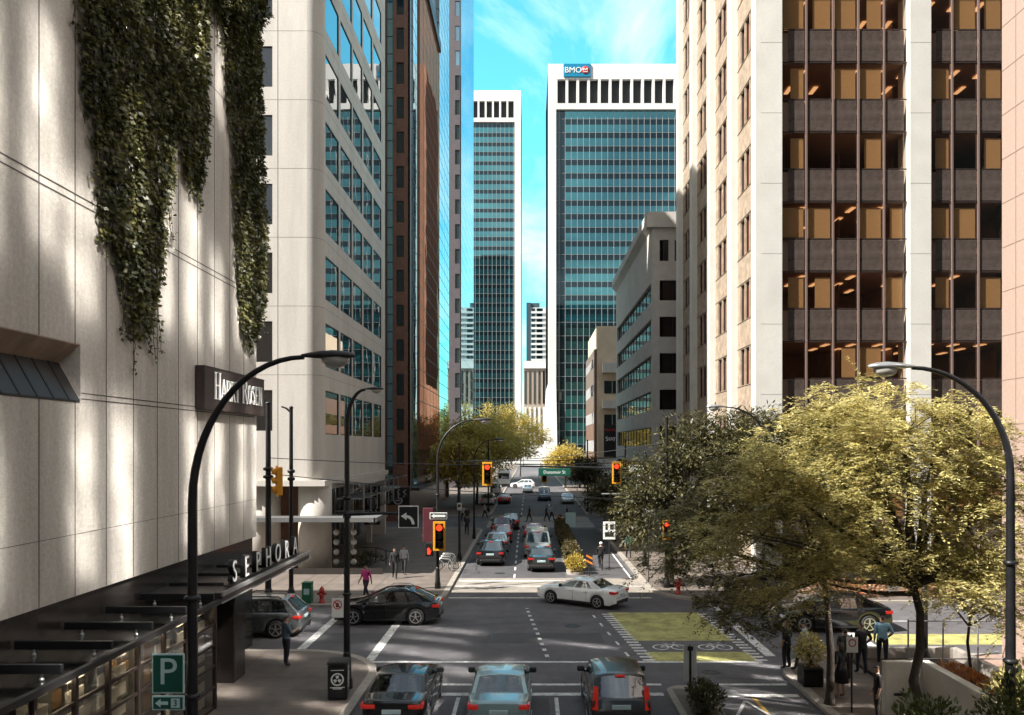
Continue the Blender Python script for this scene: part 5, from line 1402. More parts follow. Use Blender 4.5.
# overhead wires
def wire(label, a, c, sag=.15, r=.012, grp='overhead wires'):
    b = MB(); n = 14; a, c = Vector(a), Vector(c)
    b.tube([a.lerp(c, i/n) - Vector((0,0,sag*4*(i/n)*(1-i/n))) for i in range(n+1)], r, 5)
    o = b.build('overhead_wire', M['black_metal']); tag(o, label, 'wire', grp)
wire('span wire from the thick left pole to the pole at the far right', (-13.35,40.8,7.4), (7.6,44.5,7.2), .3, .02)
wire('thicker span wire just below, across the intersection', (-13.35,40.8,6.6), (7.6,44.5,5.0), .25, .022)
wire('wire carrying the left hanging signal across the street', (-5.1,48.6,7.1), (7.55,52.5,7.0), .2, .025)
wire('trolley wire running up the street on the left', (-1.6,62,6.3), (-1.6,160,6.2), .2, .012)
wire('trolley wire running up the street, right of the other', (-1.0,62,6.3), (-1.0,160,6.2), .2, .012)
wire('pale wire slanting down from the grey pole to the right', (7.6,44.5,8.4), (20,49,5.2), .2, .025)
wire('pale wire slanting left from the grey pole over the road', (7.6,44.5,8.2), (-4.9,55,7.0), .3, .02)
wire('cable from the grey pole towards the corner of the ribbon window block', (7.6,44.5,6.6), (13.2,82,7.4), .4, .025)
wire('far span wire across the street under the tan building', (-4.9,68,7.0), (7.4,62,7.2), .3, .03)
b = MB(); b.tube([(0,0,0),(0,0,.62)], .03, 6)
solo(b, 'signal_hanger', M['black_metal'], 'short rod hanging the left signal from its wire', 'rod', (-2.6,48.8,7.0-.5), group=None)
b = MB(); b.tube([(0,0,0),(2.9,0,.02)], .045, 8); solo(b, 'overhead_bar', M['grey_metal'], 'pale horizontal arm under the right hanging signal', 'arm', (4.7,52.6,4.85))
# ------------------------------------------------------------------ people
def person(label, loc, rotz, h=1.75, shirt=(.1,.1,.12), pants=(.03,.03,.04), skin=(.42,.26,.19), hair=(.03,.02,.015), pose='stand', shoes=(.02,.02,.02), long_hair=False, skirt=False, bare=True, helmet=False, group='pedestrians'):
    k = h/1.75
    V = {}; E = []; RAD = {}; KIND = {}
    def pt(n, x, y, z, r): V[n] = Vector((x,y,z))*k; RAD[n] = (r if isinstance(r, tuple) else (r,r)); q_ = 1 if r == .010 or (not isinstance(r, tuple) and r < .015) or n.startswith('hd') else 1.14; RAD[n] = (RAD[n][0]*k*q_, RAD[n][1]*k*q_)
    def ed(a, c, kind): E.append((a,c)); KIND[(a,c)] = kind
    ln = .0; 
    pt('pel', 0,0,.96,(.155,.115)); pt('spi',0,.0,1.13,(.135,.10)); pt('che',0,.0,1.33,(.165,.115)); pt('nek',0,.0,1.47,.058); pt('hd0',0,.02,1.56,.078); pt('hd1',0,.025,1.64,(.082,.095)); pt('hd2',0,.015,1.71,.06)
    ed('pel','spi','shirt'); ed('spi','che','shirt'); ed('che','nek','shirt'); ed('nek','hd0','skin'); ed('hd0','hd1','skin'); ed('hd1','hd2','hair')
    st = {'walk':(.30,-.26),'stand':(.03,-.03),'phone':(.02,-.04),'ride':(.22,.30),'contra':(.10,-.06)}[pose]
    for sg, s, f in ((-1,'L',st[0]),(1,'R',st[1])):
        fx = .10*sg; kb_ = .05 if f < 0 else .02
        if pose == 'ride':
            pt('hip'+s, .09*sg,.02,.93,.10); pt('kne'+s, .10*sg,.38 if sg<0 else .30,.72 if sg<0 else .58,.07); pt('ank'+s, .10*sg,.18 if sg<0 else .05,.38 if sg<0 else .18,.045); pt('toe'+s,.10*sg,.34 if sg<0 else .2,.34 if sg<0 else .14,.04)
        else:
            pt('hip'+s, .095*sg, .0, .90, .105); pt('kne'+s, .105*sg, f*.55+.03, .50, .068); pt('ank'+s, .11*sg, f-.02, .09 + (.07 if (pose=='walk' and f<0) else 0), .046); pt('toe'+s, .125*sg, f+.15, .045+ (.0 if f>=0 or pose!='walk' else .0), .042)
        ed('pel','hip'+s,'pants'); ed('hip'+s,'kne'+s,'pants' if not skirt else 'skin'); ed('kne'+s,'ank'+s,'pants' if not skirt else 'skin'); ed('ank'+s,'toe'+s,'shoe')
        a = -f*.8
        pt('sho'+s, .185*sg,-.0,1.41,.072)
        if pose == 'phone' and sg > 0 or pose == 'ride':
            pt('elb'+s, .25*sg,.06 if pose!='ride' else .2,1.14,.048); pt('wri'+s, .13*sg if pose!='ride' else .24*sg,.30 if pose!='ride' else .48,1.22 if pose!='ride' else 1.05,.032)
        elif pose == 'contra' and sg > 0:
            pt('elb'+s, .33*sg,-.03,1.16,.048); pt('wri'+s, .19*sg,.08,1.0,.034)
        else:
            pt('elb'+s, .235*sg, a*.30-.02, 1.13, .047); pt('wri'+s, .25*sg, a*.8+.06, .89, .033)
        ed('che','sho'+s,'shirt'); ed('sho'+s,'elb'+s,'shirt'); ed('elb'+s,'wri'+s,'skin' if bare else 'shirt')
        w = V['wri'+s]/k; d = (V['wri'+s]-V['elb'+s]).normalized(); sd = Vector((0,1,0)) if abs(d.y) < .7 else Vector((0,0,-1))
        sd = (sd - d*sd.dot(d)).normalized(); pm = w + d*.06
        pt('plm'+s, *pm, (.032,.022)); ed('wri'+s,'plm'+s,'skin')
        for i, (o, l) in enumerate(((.030,.065),(.011,.078),(-.009,.074),(-.027,.058))):
            q = pm + d*.03 + sd*o; e = q + d*l*.6 + Vector((-sg*.012,0,0)); e2 = e + d*l*.35 + Vector((-sg*.025,0,0))
            pt(f'f{i}{s}', *q, .010); pt(f'g{i}{s}', *e, .009); pt(f'h{i}{s}', *e2, .008)
            ed('plm'+s,f'f{i}{s}','skin'); ed(f'f{i}{s}',f'g{i}{s}','skin'); ed(f'g{i}{s}',f'h{i}{s}','skin')
        q = pm - d*.02 + sd*.035; e = q + sd*.03 + d*.03; pt('t0'+s,*q,.012); pt('t1'+s,*e,.010); ed('plm'+s,'t0'+s,'skin'); ed('t0'+s,'t1'+s,'skin')
    names = list(V); ix = {n:i for i,n in enumerate(names)}
    me = bpy.data.meshes.new('body'); me.from_pydata([V[n] for n in names], [(ix[a],ix[c]) for a,c in E], [])
    ob = bpy.data.objects.new('tmp', me); COL.objects.link(ob)
    sk = ob.modifiers.new('skin','SKIN'); sk.use_smooth_shade = True
    for n in names:
        d = me.skin_vertices[0].data[ix[n]]; d.radius = RAD[n]; d.use_root = (n == 'pel')
    su = ob.modifiers.new('sub','SUBSURF'); su.levels = 1; su.render_levels = 1
    dg = bpy.context.evaluated_depsgraph_get(); dg.update()
    bm = bpy.data.meshes.new_from_object(ob.evaluated_get(dg)); bpy.data.objects.remove(ob); bpy.data.meshes.remove(me)
    key = lambda nm, c, r=.85: paint_cloth(nm, c, r)
    mats = [key('shirt', shirt), key('pants', pants), key('skin', skin, .55), key('hair', hair, .6), key('shoe', shoes, .5)]
    for m_ in mats: bm.materials.append(m_)
    IDX = {'shirt':0,'pants':1,'skin':2,'hair':3,'shoe':4}
    segs = [(V[a],V[c],max(RAD[a][0],RAD[c][0]),KIND[(a,c)]) for a,c in E]
    for p in bm.polygons:
        c = p.center; best = 9; kd = 'shirt'
        for a, d, r, kk in segs:
            ab = d-a; t = max(0, min(1, (c-a).dot(ab)/max(1e-9, ab.length_squared))); q = ((a+ab*t)-c).length - r
            if q < best: best = q; kd = kk
        z = c.z/k
        if z > 1.56 and (c.y/k < -.01 or z > 1.665): kd = 'hair'
        if kd == 'shirt' and z > 1.475 : kd = 'skin'
        if kd in ('shirt','pants') and abs(c.x)/k < .22 and z > .8: kd = 'shirt' if z > .94 else 'pants'
        p.material_index = IDX[kd]; p.use_smooth = True
    bm.name = 'person'
    o = bpy.data.objects.new('person', bm); COL.objects.link(o); o.location = loc; o.rotation_euler = (0,0,rotz)
    tag(o, label, 'person', group)
    b = MB()
    for sg in (-1,1): b.ball((sg*.031*k,.112*k,1.635*k), .012*k, 8, 6, 0)
    b.ball((0,.122*k,1.60*k), .017*k, 8, 6, 1, (.8,1,1.3)); b.box(-.024*k,.024*k,.098*k,.107*k,1.56*k,1.567*k,0)
    for sg in (-1,1): b.ball((sg*.088*k,.01*k,1.615*k), .025*k, 8, 6, 1, (.4,.8,1.2))
    b.build('face', [M['black'], mats[2]], o)
    if long_hair:
        b = MB(); b.ball((0,-.045*k,1.57*k), .10*k, 10, 8, 0, (1,.65,1.75)); b.build('hair', mats[3], o)
    if skirt:
        b = MB(); b.lathe([(.15*k,1.0*k),(.19*k,.85*k),(.25*k,.5*k),(.245*k,.5*k),(.14*k,.9*k)], 16); b.build('skirt', mats[1], o)
    if helmet:
        b = MB(); b.ball((0,.01*k,1.68*k), .125*k, 14, 8, 0, (.9,1.15,.75)); b.build('helmet', M['sign_white'], o)
    return o
_cl = {}
def paint_cloth(nm, c, r):
    kx = (nm, c)
    if kx not in _cl: _cl[kx] = mat('cloth_'+nm, c, r, var=.12, vscale=14) if nm != 'skin' else mat('skin', c, r, var=.05, vscale=20)
    return _cl[kx]
ZP = .135
person('man in grey blue T-shirt and dark jeans standing alone on the left corner', (-8.72,28.6,ZP), R(-50), 1.84, (.11,.15,.19), (.02,.022,.03), pose='phone')
person('woman in bright pink top walking behind the black crossover', (-8.45,41.2,ZP), R(150), 1.78, (.50,.045,.21), (.03,.02,.04), pose='walk', long_hair=False)
person('man in dark suit walking on the far left pavement, in front of his companion', (-8.05,47.6,ZP), R(185), 1.84, (.015,.015,.018), (.012,.012,.015), pose='walk', bare=False)
person('person with white shirt front walking just behind the dark suited man', (-7.75,49.2,ZP), R(180), 1.76, (.35,.36,.38), (.02,.02,.025), pose='walk', bare=False)
person('man in black shirt standing with his back turned beside the blue shirted man', (11.45,27.6,ZP), R(10), 1.82, (.014,.014,.018), (.03,.034,.05), pose='contra')
person('man in pale blue shirt standing at right with hand on his hip', (12.6,28.6,ZP), R(-20), 1.84, (.24,.44,.58), (.012,.014,.025), pose='contra')
person('woman in black dress with bare legs waiting under the dark tree trunk', (9.7,25.0,ZP), R(30), 1.76, (.012,.012,.014), (.012,.012,.014), pose='stand', skirt=True, long_hair=True)
person('person in dark clothes standing just right of the no parking sign', (10.6,26.9,ZP), R(-15), 1.76, (.02,.018,.02), (.03,.02,.02), pose='stand')
person('person in pale blue top under the left branches of the big tree', (9.6,28.0,ZP), R(60), 1.75, (.32,.45,.52), (.03,.03,.04), pose='walk')
person('person in black top with pale bag beside the kerb planter', (9.05,28.2,ZP), R(40), 1.75, (.02,.02,.022), (.02,.02,.024), pose='stand')
person('person in dark jacket standing close to the left end of the white wall', (9.95,22.9,ZP), R(80), 1.62, (.02,.017,.018), (.03,.025,.02), pose='stand')
person('person in a dark red top at the far right edge beyond the lamp post', (17.6,28.9,ZP), R(120), 1.76, (.22,.05,.03), (.03,.025,.03), pose='walk')
person('cyclist in black with white helmet riding away in the bike lane', (4.6,51.85,.02), R(3), 1.75, (.012,.012,.014), (.012,.012,.014), pose='ride', helmet=True)
for i, (x, y, rz, c, l) in enumerate(((-.05,84.5,90,(.02,.02,.02),'pedestrian in black crossing the sunlit far crosswalk, nearest the lane line'),
        (1.75,85,-90,(.05,.05,.06),'dark dressed pedestrian on the far crosswalk, left one of a pair'),(2.3,85.6,-88,(.4,.4,.42),'pale shirted pedestrian on the far crosswalk, right one of a pair'),
        (3.9,84.2,80,(.02,.02,.025),'pedestrian in black at the right end of the far crosswalk'),(-4.9,86.5,-90,(.35,.3,.25),'pedestrian in beige stepping off the far left kerb'),
        (-6.3,80.,170,(.02,.02,.02),'dark figure on the left pavement before the far crossing'),(-6.9,82.5,10,(.3,.3,.32),'grey figure on the left pavement before the far crossing'),
        (-5.6,71.0,185,(.03,.03,.04),'dark figure on the left pavement beside the queue'),(6.9,56.0,0,(.02,.10,.08),'person in green jacket on the right pavement by the young trees'))):
    person(l, (x,y,ZP if x < -4.4 or x > 6.5 else .013), R(rz), 1.74, c, (.02,.02,.025), pose='walk', group='distant pedestrians')

# ------------------------------------------------------------------ foliage
def leaf(mb, p, d, up, l, w):
    s = d.cross(up)
    if s.length < 1e-3: s = Vector((1,0,0))
    s.normalize(); q = p + d*l*.5
    o = len(mb.v)
    mb.v.extend([tuple(p), tuple(q+s*w*.5), tuple(p+d*l), tuple(q-s*w*.5)])
    mb.f.append([o,o+1,o+2,o+3]); mb.mi.append(0); mb.sm.append(False)
def rvec(rn):
    while True:
        v = Vector((rn.uniform(-1,1), rn.uniform(-1,1), rn.uniform(-1,1)))
        if .01 < v.length < 1: return v.normalized()
def tree(name, label, loc, trunk, blobs, clumps, per, size, lm, seed, r0=.16, clump_r=.5, flat=.45, group=None, droop=.25, cat='tree', limbs=None, aspect=.32, holes=.0, spray=0):
    """blobs: crown ellipsoids (x,y,z,rx,ry,rz); clumps on boughs spread through them, leaves round each clump"""
    rn = random.Random(seed)
    t = thing(name, label, cat, loc, 0, group)
    tp = [Vector(p) for p in trunk]; n = len(tp)
    cen = []
    vol = [b_[3]*b_[4]*b_[5] for b_ in blobs]; tot = sum(vol)
    for b_, v_ in zip(blobs, vol):
        for _ in range(max(3, int(clumps*v_/tot))):
            d = rvec(rn); rr = rn.random()**.42
            rr *= 1 + .22*math.sin(3.1*d.x+seed)*math.sin(2.7*d.y+1.3*seed) + rn.uniform(-.12,.12)
            cen.append(Vector((b_[0]+d.x*rr*b_[3], b_[1]+d.y*rr*b_[4], b_[2]+d.z*rr*b_[5])))
    b = MB(); b.tube(tp, [lerp(r0, r0*.55, i/(n-1)) for i in range(n)], 10)
    b.lathe([(r0*1.5,0),(r0*1.15,.15),(r0,.4)], 10, (tp[0].x,tp[0].y,tp[0].z))
    b.build('trunk', M['bark'], t)
    b = MB(); top = tp[-1]; heads = []
    m = limbs or max(5, int(len(blobs)*2.2))
    for i in range(m):
        bb = blobs[i % len(blobs)]; d = rvec(rn)
        e = Vector((bb[0]+d.x*bb[3]*.6, bb[1]+d.y*bb[4]*.6, bb[2]+abs(d.z)*bb[5]*.5))
        s = tp[-1].lerp(tp[max(0,n-2)], rn.uniform(0,.5)); mid = s.lerp(e,.5) + Vector((rn.uniform(-.3,.3),rn.uniform(-.3,.3),rn.uniform(-.1,.35)))*min(1, (e-s).length*.3)
        pts = [s, s.lerp(mid,.6)+rvec(rn)*.06, mid, mid.lerp(e,.55)+rvec(rn)*.1, e]
        b.tube(pts, [r0*.5,r0*.42,r0*.3,r0*.18,r0*.07], 7); heads += [pts[2],pts[3],pts[4]]
    for c in cen[::max(1, len(cen)//(70 if len(cen) > 120 else 25))]:
        h_ = min(heads, key=lambda q: (q-c).length)
        b.tube([h_, h_.lerp(c,.5)+rvec(rn)*.15, c], [r0*.13,r0*.09,r0*.035], 5)
    b.build('limbs', M['bark'], t)
    b = MB()
    cx = sum(c.x for c in cen)/len(cen); cy = sum(c.y for c in cen)/len(cen); cz = sum(c.z for c in cen)/len(cen)
    for c in cen:
        if rn.random() < holes: continue
        out = (c-Vector((cx,cy,cz-1))); out = out.normalized() if out.length > .01 else Vector((0,0,1))
        nn = int(per*rn.uniform(.55,1.4)); cr = clump_r*rn.uniform(.6,1.35)
        ax = (rvec(rn)+out*.8); ax.z *= .4; ax.normalize()
        if spray:      # feathery fronds: leaflets in two rows along drooping sprays
            for _s in range(max(2, int(spray*rn.uniform(.5,1.5)))):
                hd = rvec(rn) + ax*.9; hd.z *= .35; hd.normalize()
                ls = cr*rn.uniform(.8,1.7); p0 = c + rvec(rn)*cr*.45*rn.random(); sdv = hd.cross(Vector((0,0,1)))
                if sdv.length < .01: continue
                sdv.normalize(); k = 0; dr = rn.uniform(.15,.7); lf = size*rn.uniform(.75,1.25)
                while k*size*.42 < ls:
                    tt = k*size*.42; q = p0 + hd*tt + Vector((0,0,-dr*tt*tt/ls)) + rvec(rn)*.02
                    for sg in (-1,1):
                        if rn.random() < .12: continue
                        d = (sdv*sg*.9 + hd*.55 + rvec(rn)*.35 + Vector((0,0,-droop*.6))).normalized()
                        leaf(b, q, d, (Vector((0,0,1))+rvec(rn)*.5).normalized(), lf*rn.uniform(.7,1.2), lf*aspect*rn.uniform(.8,1.2))
                    k += 1
            continue
        for _ in range(nn):
            q = Vector((rn.gauss(0,.5), rn.gauss(0,.5), rn.gauss(0,.5)*flat))*cr + ax*rn.gauss(0,.35)*cr
            d = (q.normalized()*.7 + rvec(rn)*.6 + ax*.4 + Vector((0,0,-droop))).normalized()
            up = (Vector((0,0,1)) + rvec(rn)*.75).normalized()
            l = size*rn.uniform(.6,1.3); leaf(b, c+q, d, up, l, l*aspect*rn.uniform(.8,1.25))
    b.build('crown', lm, t)
    return t
# near locust, right
tree('locust_tree', 'big yellow green locust tree with forked trunk behind the white planter wall', (9.85,20.2,.135),
     [(0,0,0),(.06,.05,1.0),(-.12,.1,1.9),(.05,.1,2.7),(.1,.2,3.6),(-.1,.3,4.6)],
     [(-1.2,.6,8.3,2.3,2.0,1.45),(.8,.6,7.8,1.8,1.9,1.5),(-3.7,.6,6.9,1.35,1.5,1.1),(-1.5,.2,6.4,2.5,2.0,1.2),(1.3,.2,5.7,1.5,1.6,1.1),(-4.5,.5,5.4,1.2,1.3,.8),(-2.0,.2,5.0,1.8,1.5,.75),(1.9,.2,4.2,1.1,1.2,.7),(-.4,.0,4.9,1.2,1.2,.6),(-3.2,.2,4.3,1.4,1.2,.55),(.9,.1,4.7,1.3,1.2,.6),(1.7,.3,6.8,1.5,1.5,1.0)],
     900, 0, .125, M['leaf_locust'], 5, .15, .5, .42, holes=.06, spray=6.5, aspect=.36)
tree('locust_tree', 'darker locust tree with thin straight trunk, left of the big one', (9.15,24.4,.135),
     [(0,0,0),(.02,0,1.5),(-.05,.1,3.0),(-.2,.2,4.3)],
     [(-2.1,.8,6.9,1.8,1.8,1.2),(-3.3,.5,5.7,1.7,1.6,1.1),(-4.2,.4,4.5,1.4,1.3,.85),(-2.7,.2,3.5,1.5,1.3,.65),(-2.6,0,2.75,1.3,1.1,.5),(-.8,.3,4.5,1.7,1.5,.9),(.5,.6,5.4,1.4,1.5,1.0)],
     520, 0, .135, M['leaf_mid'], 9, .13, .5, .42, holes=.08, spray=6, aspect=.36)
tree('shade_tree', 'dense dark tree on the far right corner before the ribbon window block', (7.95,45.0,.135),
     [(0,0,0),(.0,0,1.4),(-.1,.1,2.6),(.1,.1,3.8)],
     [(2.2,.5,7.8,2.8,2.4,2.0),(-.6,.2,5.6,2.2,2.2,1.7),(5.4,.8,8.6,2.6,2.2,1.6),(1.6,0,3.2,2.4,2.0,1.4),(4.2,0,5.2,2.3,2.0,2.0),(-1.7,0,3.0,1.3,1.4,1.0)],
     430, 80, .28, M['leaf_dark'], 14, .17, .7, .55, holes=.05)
tree('shade_tree', 'leafy tree against the pilastered tower behind the yellow green one', (16.5,44.5,.135),
     [(0,0,0),(.1,0,1.6),(0,.1,3.2),(.1,.1,4.0)], [(0,0,6.6,3.0,2.4,2.2),(-2.6,0,6.0,2.2,2.0,1.7),(2.8,0,6.0,2.2,2.0,1.7)], 260, 50, .36, M['leaf_dark'], 21, .15, .75, .55)
tree('locust_tree', 'small low locust tree with thin trunk beside the soil bed at right', (13.1,23.8,.135),
     [(0,0,0),(.04,0,1.0),(-.03,.1,2.0),(.05,.1,2.8)],
     [(-.5,0,3.5,1.2,1.1,.55),(.8,.2,4.1,1.2,1.1,.7),(1.5,0,3.0,.9,.9,.5),(-.9,.2,4.3,.8,.8,.5)], 150, 0, .125, M['leaf_locust'], 17, .06, .42, .42, holes=.05, spray=5, aspect=.36)
# young street trees, right pavement
for i, (x, y, s) in enumerate(((7.0,66,1.0),(7.1,71.5,.95),(7.6,60,.85),(8.2,76,1.05),(7.2,99,1.2),(7.4,108,1.2))):
    tree('young_tree', ['young street tree nearest on the far right pavement','second young street tree, right of the hedge end','low young tree close behind the cyclist','young street tree beside the ribbon window block','small tree beyond the far crossing on the right','last small tree on the right before the tan building'][i], (x,y,.135),
         [(0,0,0),(.05,0,1.2),(0,.05,2.3*s)], [(0,0,3.9*s,1.7*s,1.7*s,1.3*s),(.8*s,.2,3.2*s,1.2,1.2,.8),(-1.0*s,0,3.3*s,1.2,1.2,.9)], 110, 36, .36, M['leaf_dark'], 40+i, .09, .6, .6, 'young trees on the right pavement')
# yellow sunlit trees, left, far
for i, (x, y, s, l) in enumerate(((-7.2,108,1.25,'golden sunlit tree nearest on the far left, behind the left signal'),(-6.0,124,1.3,'golden tree further up the left kerb'),(-7.5,196,1.95,'golden tree spreading over the distant road'),(-9.0,100,.9,'golden tree close to the slate tower'),(6.6,150,.8,'small golden tree to the right of the white tower fin'),(-2.5,206,1.75,'last golden tree at the street end'))):
    tree('golden_tree', l, (x,y,.135), [(0,0,0),(.1,0,2.0),(0,.1,3.6*s)],
         [(0,0,7.4*s,3.2*s,3.2*s,2.4*s),(2.6*s,0,6.0*s,2.6*s,2.6*s,1.6*s),(-2.4*s,.3,6.0*s,2.4*s,2.4*s,1.7*s),(1.0,-.5,4.8*s,2.5*s,2*s,1.0*s)], 190, 42, .62, M['leaf_yellow'], 60+i, .2, 1.1, .55, 'golden trees far up the street')
# shrubs, hedge, flowers
def shrub(label, loc, rx, ry, h, n, size, lm, seed, name='shrub', group=None, cat='shrub', kind=None):
    rn = random.Random(seed); t = thing(name, label, cat, loc, 0, group)
    b = MB()
    for k in range(7):
        a = rn.uniform(0, 2*PI); b.tube([(rn.uniform(-.1,.1)*rx,rn.uniform(-.1,.1)*ry,0),(math.cos(a)*rx*.4,math.sin(a)*ry*.4,h*.5),(math.cos(a)*rx*.7,math.sin(a)*ry*.7,h*.8)], [.02,.014,.006], 5)
    b.build('stems', M['bark'], t)
    b = MB()
    for _ in range(n):
        d = rvec(rn); r = rn.random()**.4*(1+.25*math.sin(4*d.x+seed)*math.cos(3*d.y))
        p = Vector((d.x*rx*r, d.y*ry*r, max(.03, h*.52+d.z*h*.5*r)))
        dd = (d + rvec(rn)*.8 + Vector((0,0,.3))).normalized(); l = size*rn.uniform(.6,1.3); leaf(b, p, dd, (Vector((0,0,1))+rvec(rn)*.7).normalized(), l, l*.5)
    b.build('foliage', lm, t)
    return t
shrub('low round bush on the island tip beside the pale marker board', (5.15,23.6,.14), .55, .8, .9, 1500, .12, M['leaf_dark'], 3)
shrub('leafy shrub at the lower right corner in front of the white wall', (8.95,18.0,.135), .75, .6, 2.3, 1500, .17, M['leaf_shrub'], 4)
shrub('yellow green bush at the right edge below the tall lamp', (12.6,19.6,.8), 1.1, 1.2, 1.9, 2600, .17, M['leaf_locust'], 6)
shrub('tall green bush below the long white wall at the bottom edge', (10.75,17.6,.135), .95, .8, 2.75, 2300, .16, M['leaf_shrub'], 7)
shrub('small shrub growing in the black kerb planter', (9.25,26.4,.76), .55, .5, 1.0, 1100, .13, M['leaf_locust'], 8)
shrub('orange flowers along the top of the white planter wall', (12.1,22.0,1.1), .32, 1.5, .75, 900, .13, M['petal_orange'], 10, 'flower_clump', cat='flowers')
shrub('orange and pink flower bed on the sunny corner behind the black SUV', (16.5,41.8,.135), 2.2, .8, .8, 1500, .17, M['petal_pink'], 12, 'flower_clump', cat='flowers')
shrub('second pink flower bed further right on the sunny corner', (21.5,41.9,.135), 2.2, .8, .8, 1300, .17, M['petal_pink'], 13, 'flower_clump', cat='flowers')
shrub('bright yellow flowering bush at the near end of the hedge', (2.85,50.0,.14), .75, .6, 1.05, 1100, .15, M['petal_yellow'], 14, 'flower_clump', cat='flowers')
shrub('dark planting beside the lobby column at the left block', (-10.9,52.6,.135), 1.5, .8, .9, 1000, .16, M['leaf_dark'], 15)
HG = thing('hedge', 'long clipped brownish green hedge on the median strip', 'hedge', (2.82,62.5,.14))
rn = random.Random(31); b = MB()
for _ in range(9000):
    y = rn.uniform(-11.6,12.6); side = rn.random()
    if side < .5: p = Vector((rn.uniform(-.42,.42), y, .95+rn.gauss(0,.05)))
    else: p = Vector(((.42 if side < .72 else -.42)+rn.gauss(0,.05), y, rn.uniform(.05,.98)))
    if rn.random() < .03: p.y = -11.6
    leaf(b, p, (rvec(rn)+Vector((0,0,.5))).normalized(), rvec(rn), .17, .10)
b.build('foliage', M['leaf_hedge'], HG)
b = MB(); b.bbox(-.36,.36,-11.5,12.5,.0,.88,.08); b.build('woody_core', M['bark'], HG)

# climbing plants on the store wall; outlines given as (metres along the street, height)
def wallpt(px, py): Y = 11.05*800/(530-px); return (Y, 8+(446-py)*Y/800)
def inside(p, poly):
    c = False; n = len(poly)
    for i in range(n):
        (x1,y1),(x2,y2) = poly[i], poly[(i+1)%n]
        if (y1 > p[1]) != (y2 > p[1]) and p[0] < (x2-x1)*(p[1]-y1)/(y2-y1)+x1: c = not c
    return c
def edge_d(p, poly):
    best = 9
    for i in range(len(poly)):
        a = Vector(poly[i]); d = Vector(poly[(i+1)%len(poly)])-a; q = Vector(p)-a
        t = max(0, min(1, q.dot(d)/max(1e-9, d.length_squared))); best = min(best, (q-d*t).length)
    return best
def ivy(label, outline, dens, seed, thick=.42):
    poly = [wallpt(*q) for q in outline]; rn = random.Random(seed)
    y0, y1 = min(p[0] for p in poly), max(p[0] for p in poly); z0, z1 = min(p[1] for p in poly), max(p[1] for p in poly)
    t = thing('climbing_ivy', label, 'climbing plant', (-11.05,(y0+y1)/2,z0), 0, 'ivy hanging on the store wall'); oy, oz = (y0+y1)/2, z0
    b = MB(); n = int((y1-y0)*(z1-z0)*dens)
    for _ in range(n):
        p = (rn.uniform(y0,y1), rn.uniform(z0,z1))
        q = (p[0]+rn.gauss(0,.10), p[1]+rn.gauss(0,.16))
        if not inside(q, poly): continue
        e = min(1, edge_d(q, poly)/.5) if inside(p, poly) else .1
        if math.sin(p[0]*5.3+1.7*math.sin(p[1]*2.9+seed))*math.sin(p[1]*3.9+seed*2) > .62 and rn.random() < .8: continue
        lump = .5+.5*math.sin(p[0]*3.1+math.sin(p[1]*2.3)*1.4+seed)*math.sin(p[1]*2.7+p[0]*1.1)
        x = .03 + thick*(.25+.75*e)*(.35+.65*lump)*rn.random()**.45
        d = (Vector((.55,0,-.75)) + rvec(rn)*.75).normalized(); up = (Vector((1,0,.35)) + rvec(rn)*.6).normalized()
        l = rn.uniform(.09,.20); leaf(b, Vector((x, p[0]-oy, p[1]-oz)), d, up, l, l*.8)
    # loose strands trailing below and beside the mat
    st = MB()
    for k in range(26):
        i = rn.randrange(len(poly)); q0, q1 = Vector(poly[i]), Vector(poly[(i+1)%len(poly)]); s0 = q0.lerp(q1, rn.random())
        if s0.y > z1-2: continue
        L_ = rn.uniform(.4,1.7); pts = []; yy, zz = s0.x, s0.y+.3
        for j in range(9):
            pts.append(Vector((.06+.05*rn.random(), yy-oy, zz-oz))); yy += rn.uniform(-.07,.09); zz -= L_/8
        st.tube(pts, .009, 4)
        for q in pts[1:]:
            for _ in range(rn.randint(1,4)):
                d = (Vector((.5,0,-.6))+rvec(rn)*.9).normalized(); l = rn.uniform(.06,.17); leaf(b, q+rvec(rn)*.06, d, (Vector((1,0,.3))+rvec(rn)*.6).normalized(), l, l*.8)
    st.build('strand', M['bark'], t)
    b.build('foliage', M['leaf_ivy'], t)
    b = MB()
    for k in range(int((y1-y0)*5)):
        yy = rn.uniform(y0,y1); zs = [z for z in [z0+(z1-z0)*i/40 for i in range(41)] if inside((yy,z), poly)]
        if len(zs) < 3: continue
        pts = [Vector((.04+.03*rn.random(), yy-oy+.1*math.sin(z*1.7+k), z-oz)) for z in zs[::3]]
        if len(pts) > 1: b.tube(pts, .015, 5)
    b.build('vine_stems', M['bark'], t)
ivy('large ivy curtain tapering to a ragged point on the store wall', [(72,-60),(75,7),(80,84),(89,134),(96,201),(97,238),(116,262),(119,290),(127,324),(137,342),(146,333),(152,307),(156,273),(160,240),(158,215),(168,188),(169,150),(173,131),(178,134),(181,174),(188,186),(196,198),(201,161),(205,124),(205,33),(200,-60)], 360, 2)
ivy('narrow long ivy column at the street corner of the store wall', [(206,-45),(222,33),(225,100),(231,150),(232,218),(236,274),(240,334),(247,350),(254,334),(262,300),(263,231),(260,184),(259,100),(256,33),(262,-45)], 360, 5)
ivy('short dark ivy tuft at the top corner above the narrow column', [(204,-60),(207,8),(226,22),(246,30),(258,24),(266,-60)], 420, 8, .9)
